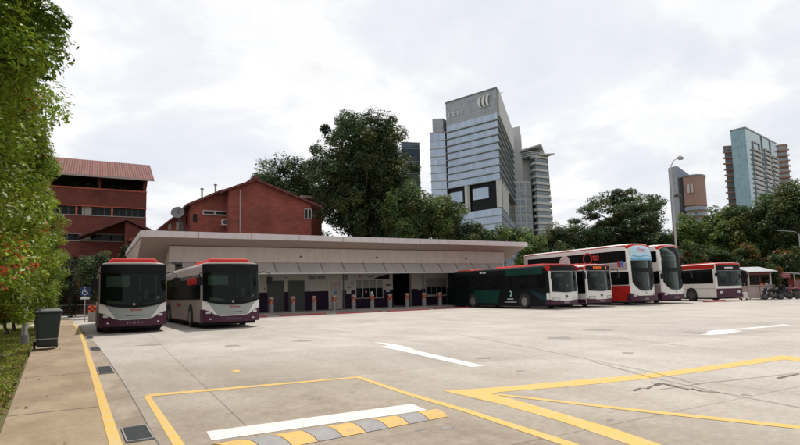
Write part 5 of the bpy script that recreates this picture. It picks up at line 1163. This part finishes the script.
T(438, 190, 60, 52, 62, 'light green tree right of the pair in front of glass tower', 5, col=LG, clumps=150, per=200, leaf=.26, cr=.9, trunk_r=.2, inner=.2)
T(472, 224, 60, 34, 28, 'dark round bush showing over the station roof below the glass tower', 6, 'bush', col=DG, cat='bush', clumps=60, per=170, leaf=.24, cr=.7, trunk_r=.1)
T(504, 227, 62, 46, 26, 'low wide bush over the right end of the station roof', 7, 'bush', col=MG, cat='bush', clumps=80, per=170, leaf=.24, cr=.7, trunk_r=.1)
T(532, 238, 58, 38, 44, 'leafy bush between the roof tip and the double-decker', 8, 'bush', col=MG, cat='bush', clumps=80, per=170, leaf=.24, cr=.7, trunk_r=.1)
T(562, 222, 72, 44, 52, 'dark tree left of the wide spreading tree', 9, col=DG, clumps=120, per=190, leaf=.32, cr=1.0, trunk_r=.3, inner=.2)
T(622, 191, 76, 92, 66, 'wide spreading dark tree with layered branches, behind the double-deckers', 10, col=DG, clumps=170, per=260, leaf=.32, cr=1.35, trunk_r=.45, flat=.45, inner=.2)
T(592, 226, 74, 44, 40, 'dark tree tucked below the left of the wide spreading tree', 11, col=DG, clumps=110, per=190, leaf=.32, cr=1.0, inner=.2)
T(655, 232, 70, 50, 36, 'dark tree below the right of the wide spreading tree', 12, col=DG, clumps=110, per=190, leaf=.32, cr=1.0, inner=.2)
T(694, 214, 68, 44, 56, 'mid green tree just right of the lamp post', 13, col=MG, clumps=130, per=200, leaf=.30, cr=1.0, inner=.2)
T(727, 206, 66, 56, 66, 'bright topped green tree below the terracotta block', 14, col=MG, clumps=140, per=200, leaf=.30, cr=1.0, inner=.2)
T(757, 197, 64, 56, 76, 'dark green tree in front of the green-blue condominium', 15, col=(.075, .11, .034), clumps=150, per=200, leaf=.30, cr=1.05, inner=.2)
T(793, 177, 60, 60, 96, 'tallest tree at the right edge', 16, col=(.062, .092, .03), clumps=190, per=210, leaf=.30, cr=1.1, trunk_r=.4, inner=.2)
for i, (px_, top, w) in enumerate(((560, 250, 60), (606, 248, 64), (650, 246, 60), (560 + 130, 244, 50))):
    T(px_, top, 58, w, 60, 'dense dark bush behind the buses, ' + ['behind the green bus', 'behind the advert double-decker', 'between the two double-deckers', 'next to the lamp post foot'][i], 30 + i, 'bush', group='bushes behind the right-hand buses', cat='bush', col=DG, clumps=60, per=130, leaf=.22, cr=1.0, trunk_r=.12)
# red tipped hedge shrubs on the right
hl_ = ['behind the front of the older bus roof, leftmost', 'above the older bus, second from the left', 'above the right end of the older bus', 'behind the kiosk roof', 'right of the kiosk', 'behind the maroon signboard', 'at the right edge']
for i, (px_, top, w) in enumerate(((690, 247, 30), (708, 252, 30), (722, 243, 34), (742, 247, 34), (760, 253, 30), (780, 250, 32), (799, 246, 32))):
    T(px_, top, 51 + (i % 2) * 1.2, w, 66, 'red-tipped hedge shrub ' + hl_[i], 40 + i, 'hedge_shrub', group='red-tipped hedge shrubs on the right', cat='shrub', col=(.045, .068, .018), clumps=90, per=170, leaf=.19, cr=.55, tips=.22, tipcol=(.20, .085, .02), trunk_r=.08, m='leafn', inner=.5)
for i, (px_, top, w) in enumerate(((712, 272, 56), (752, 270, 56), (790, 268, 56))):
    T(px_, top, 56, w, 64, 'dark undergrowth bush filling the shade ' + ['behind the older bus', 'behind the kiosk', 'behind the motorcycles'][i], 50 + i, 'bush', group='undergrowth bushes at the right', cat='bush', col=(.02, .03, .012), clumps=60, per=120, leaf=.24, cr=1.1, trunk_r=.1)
# left background
T(131, 238, 52, 20, 60, 'dark clipped shrub between the brick block and the station roof', 70, 'shrub', cat='shrub', col=(.045, .055, .018), clumps=50, per=150, leaf=.16, cr=.45, tips=.12, trunk_r=.1)
T(97, 253, 40, 30, 50, 'dark bush with red tips above the leftmost bus', 71, 'bush', cat='bush', col=DG, clumps=80, per=170, leaf=.15, cr=.5, tips=.06, tipcol=(.25, .05, .02), trunk_r=.1)
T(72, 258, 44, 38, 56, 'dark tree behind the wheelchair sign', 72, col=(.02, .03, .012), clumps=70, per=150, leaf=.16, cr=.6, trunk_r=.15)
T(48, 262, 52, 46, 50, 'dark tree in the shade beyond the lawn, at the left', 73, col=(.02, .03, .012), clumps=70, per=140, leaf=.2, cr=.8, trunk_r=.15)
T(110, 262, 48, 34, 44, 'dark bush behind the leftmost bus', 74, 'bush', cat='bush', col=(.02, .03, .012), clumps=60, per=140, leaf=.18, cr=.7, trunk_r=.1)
# tall red-tipped hedge along the footpath: three models, each copied along the row
HG = (.150, .205, .020); hgrp = 'tall red-tipped hedge shrubs beside the footpath'
def hs(seed, loc, h, rx, label, clumps=150, per=210, leaf=.10, **k):
    return make_tree('hedge_shrub', label, 'shrub', hgrp, loc, h, rx, h * .455, .5, seed, col=HG, clumps=clumps, per=per, leaf=leaf, cr=.36, ry=rx * 1.05, huev=.6, tips=.035, tipcol=(.46, .09, .03), trunk_r=.07, m='leafn', inner=.62, aspect=.42, boxy=2.8, **k)
h1 = hs(101, (-2.26, 7.5, 0), 7.8, 1.85, 'tallest nearest hedge shrub filling the left edge of the view', clumps=420, per=340, leaf=.078)
h2 = hs(102, (-2.55, 10.4, 0), 7.9, 1.85, 'second hedge shrub from the camera, rising to the top left corner', clumps=380, per=290, leaf=.084)
h3 = hs(103, (-2.65, 13.6, 0), 7.0, 1.8, 'third hedge shrub from the camera, before the grey post', clumps=320, per=290, leaf=.092)
for i, (x, y, s_, hz_, lb, src) in enumerate(((-2.85, 16.9, 1.0, .88, 'fourth hedge shrub, behind the wheelie bin', h2), (-2.95, 20.1, .98, .88, 'fifth hedge shrub, just beyond the wheelie bin', h3), (-3.0, 23.6, .98, .78, 'sixth hedge shrub along the footpath', h1),
        (-3.0, 27.3, 1.0, .72, 'seventh hedge shrub along the footpath', h2), (-3.1, 31.2, 1.05, .72, 'eighth and farthest hedge shrub, near the path bend', h3), (-5.4, 9.4, 1.1, .9, 'hedge shrub in the rear row behind the nearest two', h3), (-5.8, 14.4, 1.15, .95, 'hedge shrub in the rear row behind the third one', h1))):
    dup_tree(src, (x, y, 0), 1.3 + i * 1.7, (s_, s_, hz_), lb)

# ------------------------------------------------------------------ light, sky, output
SUN = Vector((.30, .42, 1.0)).normalized()
sl = bpy.data.lights.new('sun', 'SUN'); sl.energy = 3.8; sl.angle = math.radians(.6); sl.color = (1, .95, .88)
so = bpy.data.objects.new('sun', sl); link(so); so.rotation_euler = SUN.to_track_quat('Z', 'Y').to_euler()
w = bpy.data.worlds.new('World'); scene.world = w; w.use_nodes = True; nt = w.node_tree; nt.nodes.clear(); L = nt.links.new
out = N(nt, 'ShaderNodeOutputWorld'); sky = N(nt, 'ShaderNodeTexSky'); sky.sky_type = 'NISHITA'; sky.sun_disc = False
sky.sun_elevation = math.asin(SUN.z); sky.sun_rotation = math.atan2(SUN.x, SUN.y); sky.dust_density = 3; sky.air_density = 1.2
b1 = N(nt, 'ShaderNodeBackground'); b1.inputs['Strength'].default_value = .10; L(sky.outputs[0], b1.inputs['Color'])
tc = N(nt, 'ShaderNodeTexCoord'); sp = N(nt, 'ShaderNodeSeparateXYZ'); L(tc.outputs['Generated'], sp.inputs[0])
az = N(nt, 'ShaderNodeMath', operation='MAXIMUM'); az.inputs[1].default_value = 0.0; L(sp.outputs[2], az.inputs[0])
ad = N(nt, 'ShaderNodeMath', operation='ADD'); ad.inputs[1].default_value = .28; L(az.outputs[0], ad.inputs[0])
dv = N(nt, 'ShaderNodeVectorMath', operation='DIVIDE'); cb = N(nt, 'ShaderNodeCombineXYZ')
for k in range(3): L(ad.outputs[0], cb.inputs[k])
L(tc.outputs['Generated'], dv.inputs[0]); L(cb.outputs[0], dv.inputs[1])
def wn(s, loc, det=10, rough=.58, dist=.3):
    mp = N(nt, 'ShaderNodeMapping'); mp.inputs['Location'].default_value = loc; L(dv.outputs[0], mp.inputs[0])
    n = N(nt, 'ShaderNodeTexNoise'); n.inputs['Scale'].default_value = s; n.inputs['Detail'].default_value = det; n.inputs['Roughness'].default_value = rough; n.inputs['Distortion'].default_value = dist; L(mp.outputs[0], n.inputs[0]); return n.outputs['Fac']
def rmp(f, st):
    r = N(nt, 'ShaderNodeValToRGB'); L(f, r.inputs[0]); e = r.color_ramp.elements; e[0].position, e[0].color = st[0][0], (*st[0][1], 1); e[1].position, e[1].color = st[-1][0], (*st[-1][1], 1)
    for p, c in st[1:-1]: q = e.new(p); q.color = (*c, 1)
    return r.outputs[0]
cloud = rmp(wn(2.1, (3.1, 1.7, .4)), [(.33, (.82, .85, .93)), (.47, (.90, .915, .965)), (.545, (1.02, 1.02, 1.02)), (.62, (1.0, 1.0, 1.0)), (.76, (.84, .84, .85))])
b2 = N(nt, 'ShaderNodeBackground'); b2.inputs['Strength'].default_value = 1.0; L(cloud, b2.inputs['Color'])
fac = N(nt, 'ShaderNodeMapRange'); fac.inputs['From Min'].default_value = .35; fac.inputs['From Max'].default_value = .55; fac.inputs['To Min'].default_value = .80; fac.inputs['To Max'].default_value = 1.0; L(wn(1.3, (7.2, .3, 2.2), 6), fac.inputs[0])
mx = N(nt, 'ShaderNodeMixShader'); L(fac.outputs[0], mx.inputs[0]); L(b1.outputs[0], mx.inputs[1]); L(b2.outputs[0], mx.inputs[2]); L(mx.outputs[0], out.inputs['Surface'])
vs_ = scene.view_settings; vs_.view_transform = 'Standard'; vs_.look = 'None'; vs_.gamma = 1; vs_.exposure = 0.0; vs_.use_curve_mapping = False
scene.cycles.max_bounces = 8; scene.cycles.transparent_max_bounces = 12
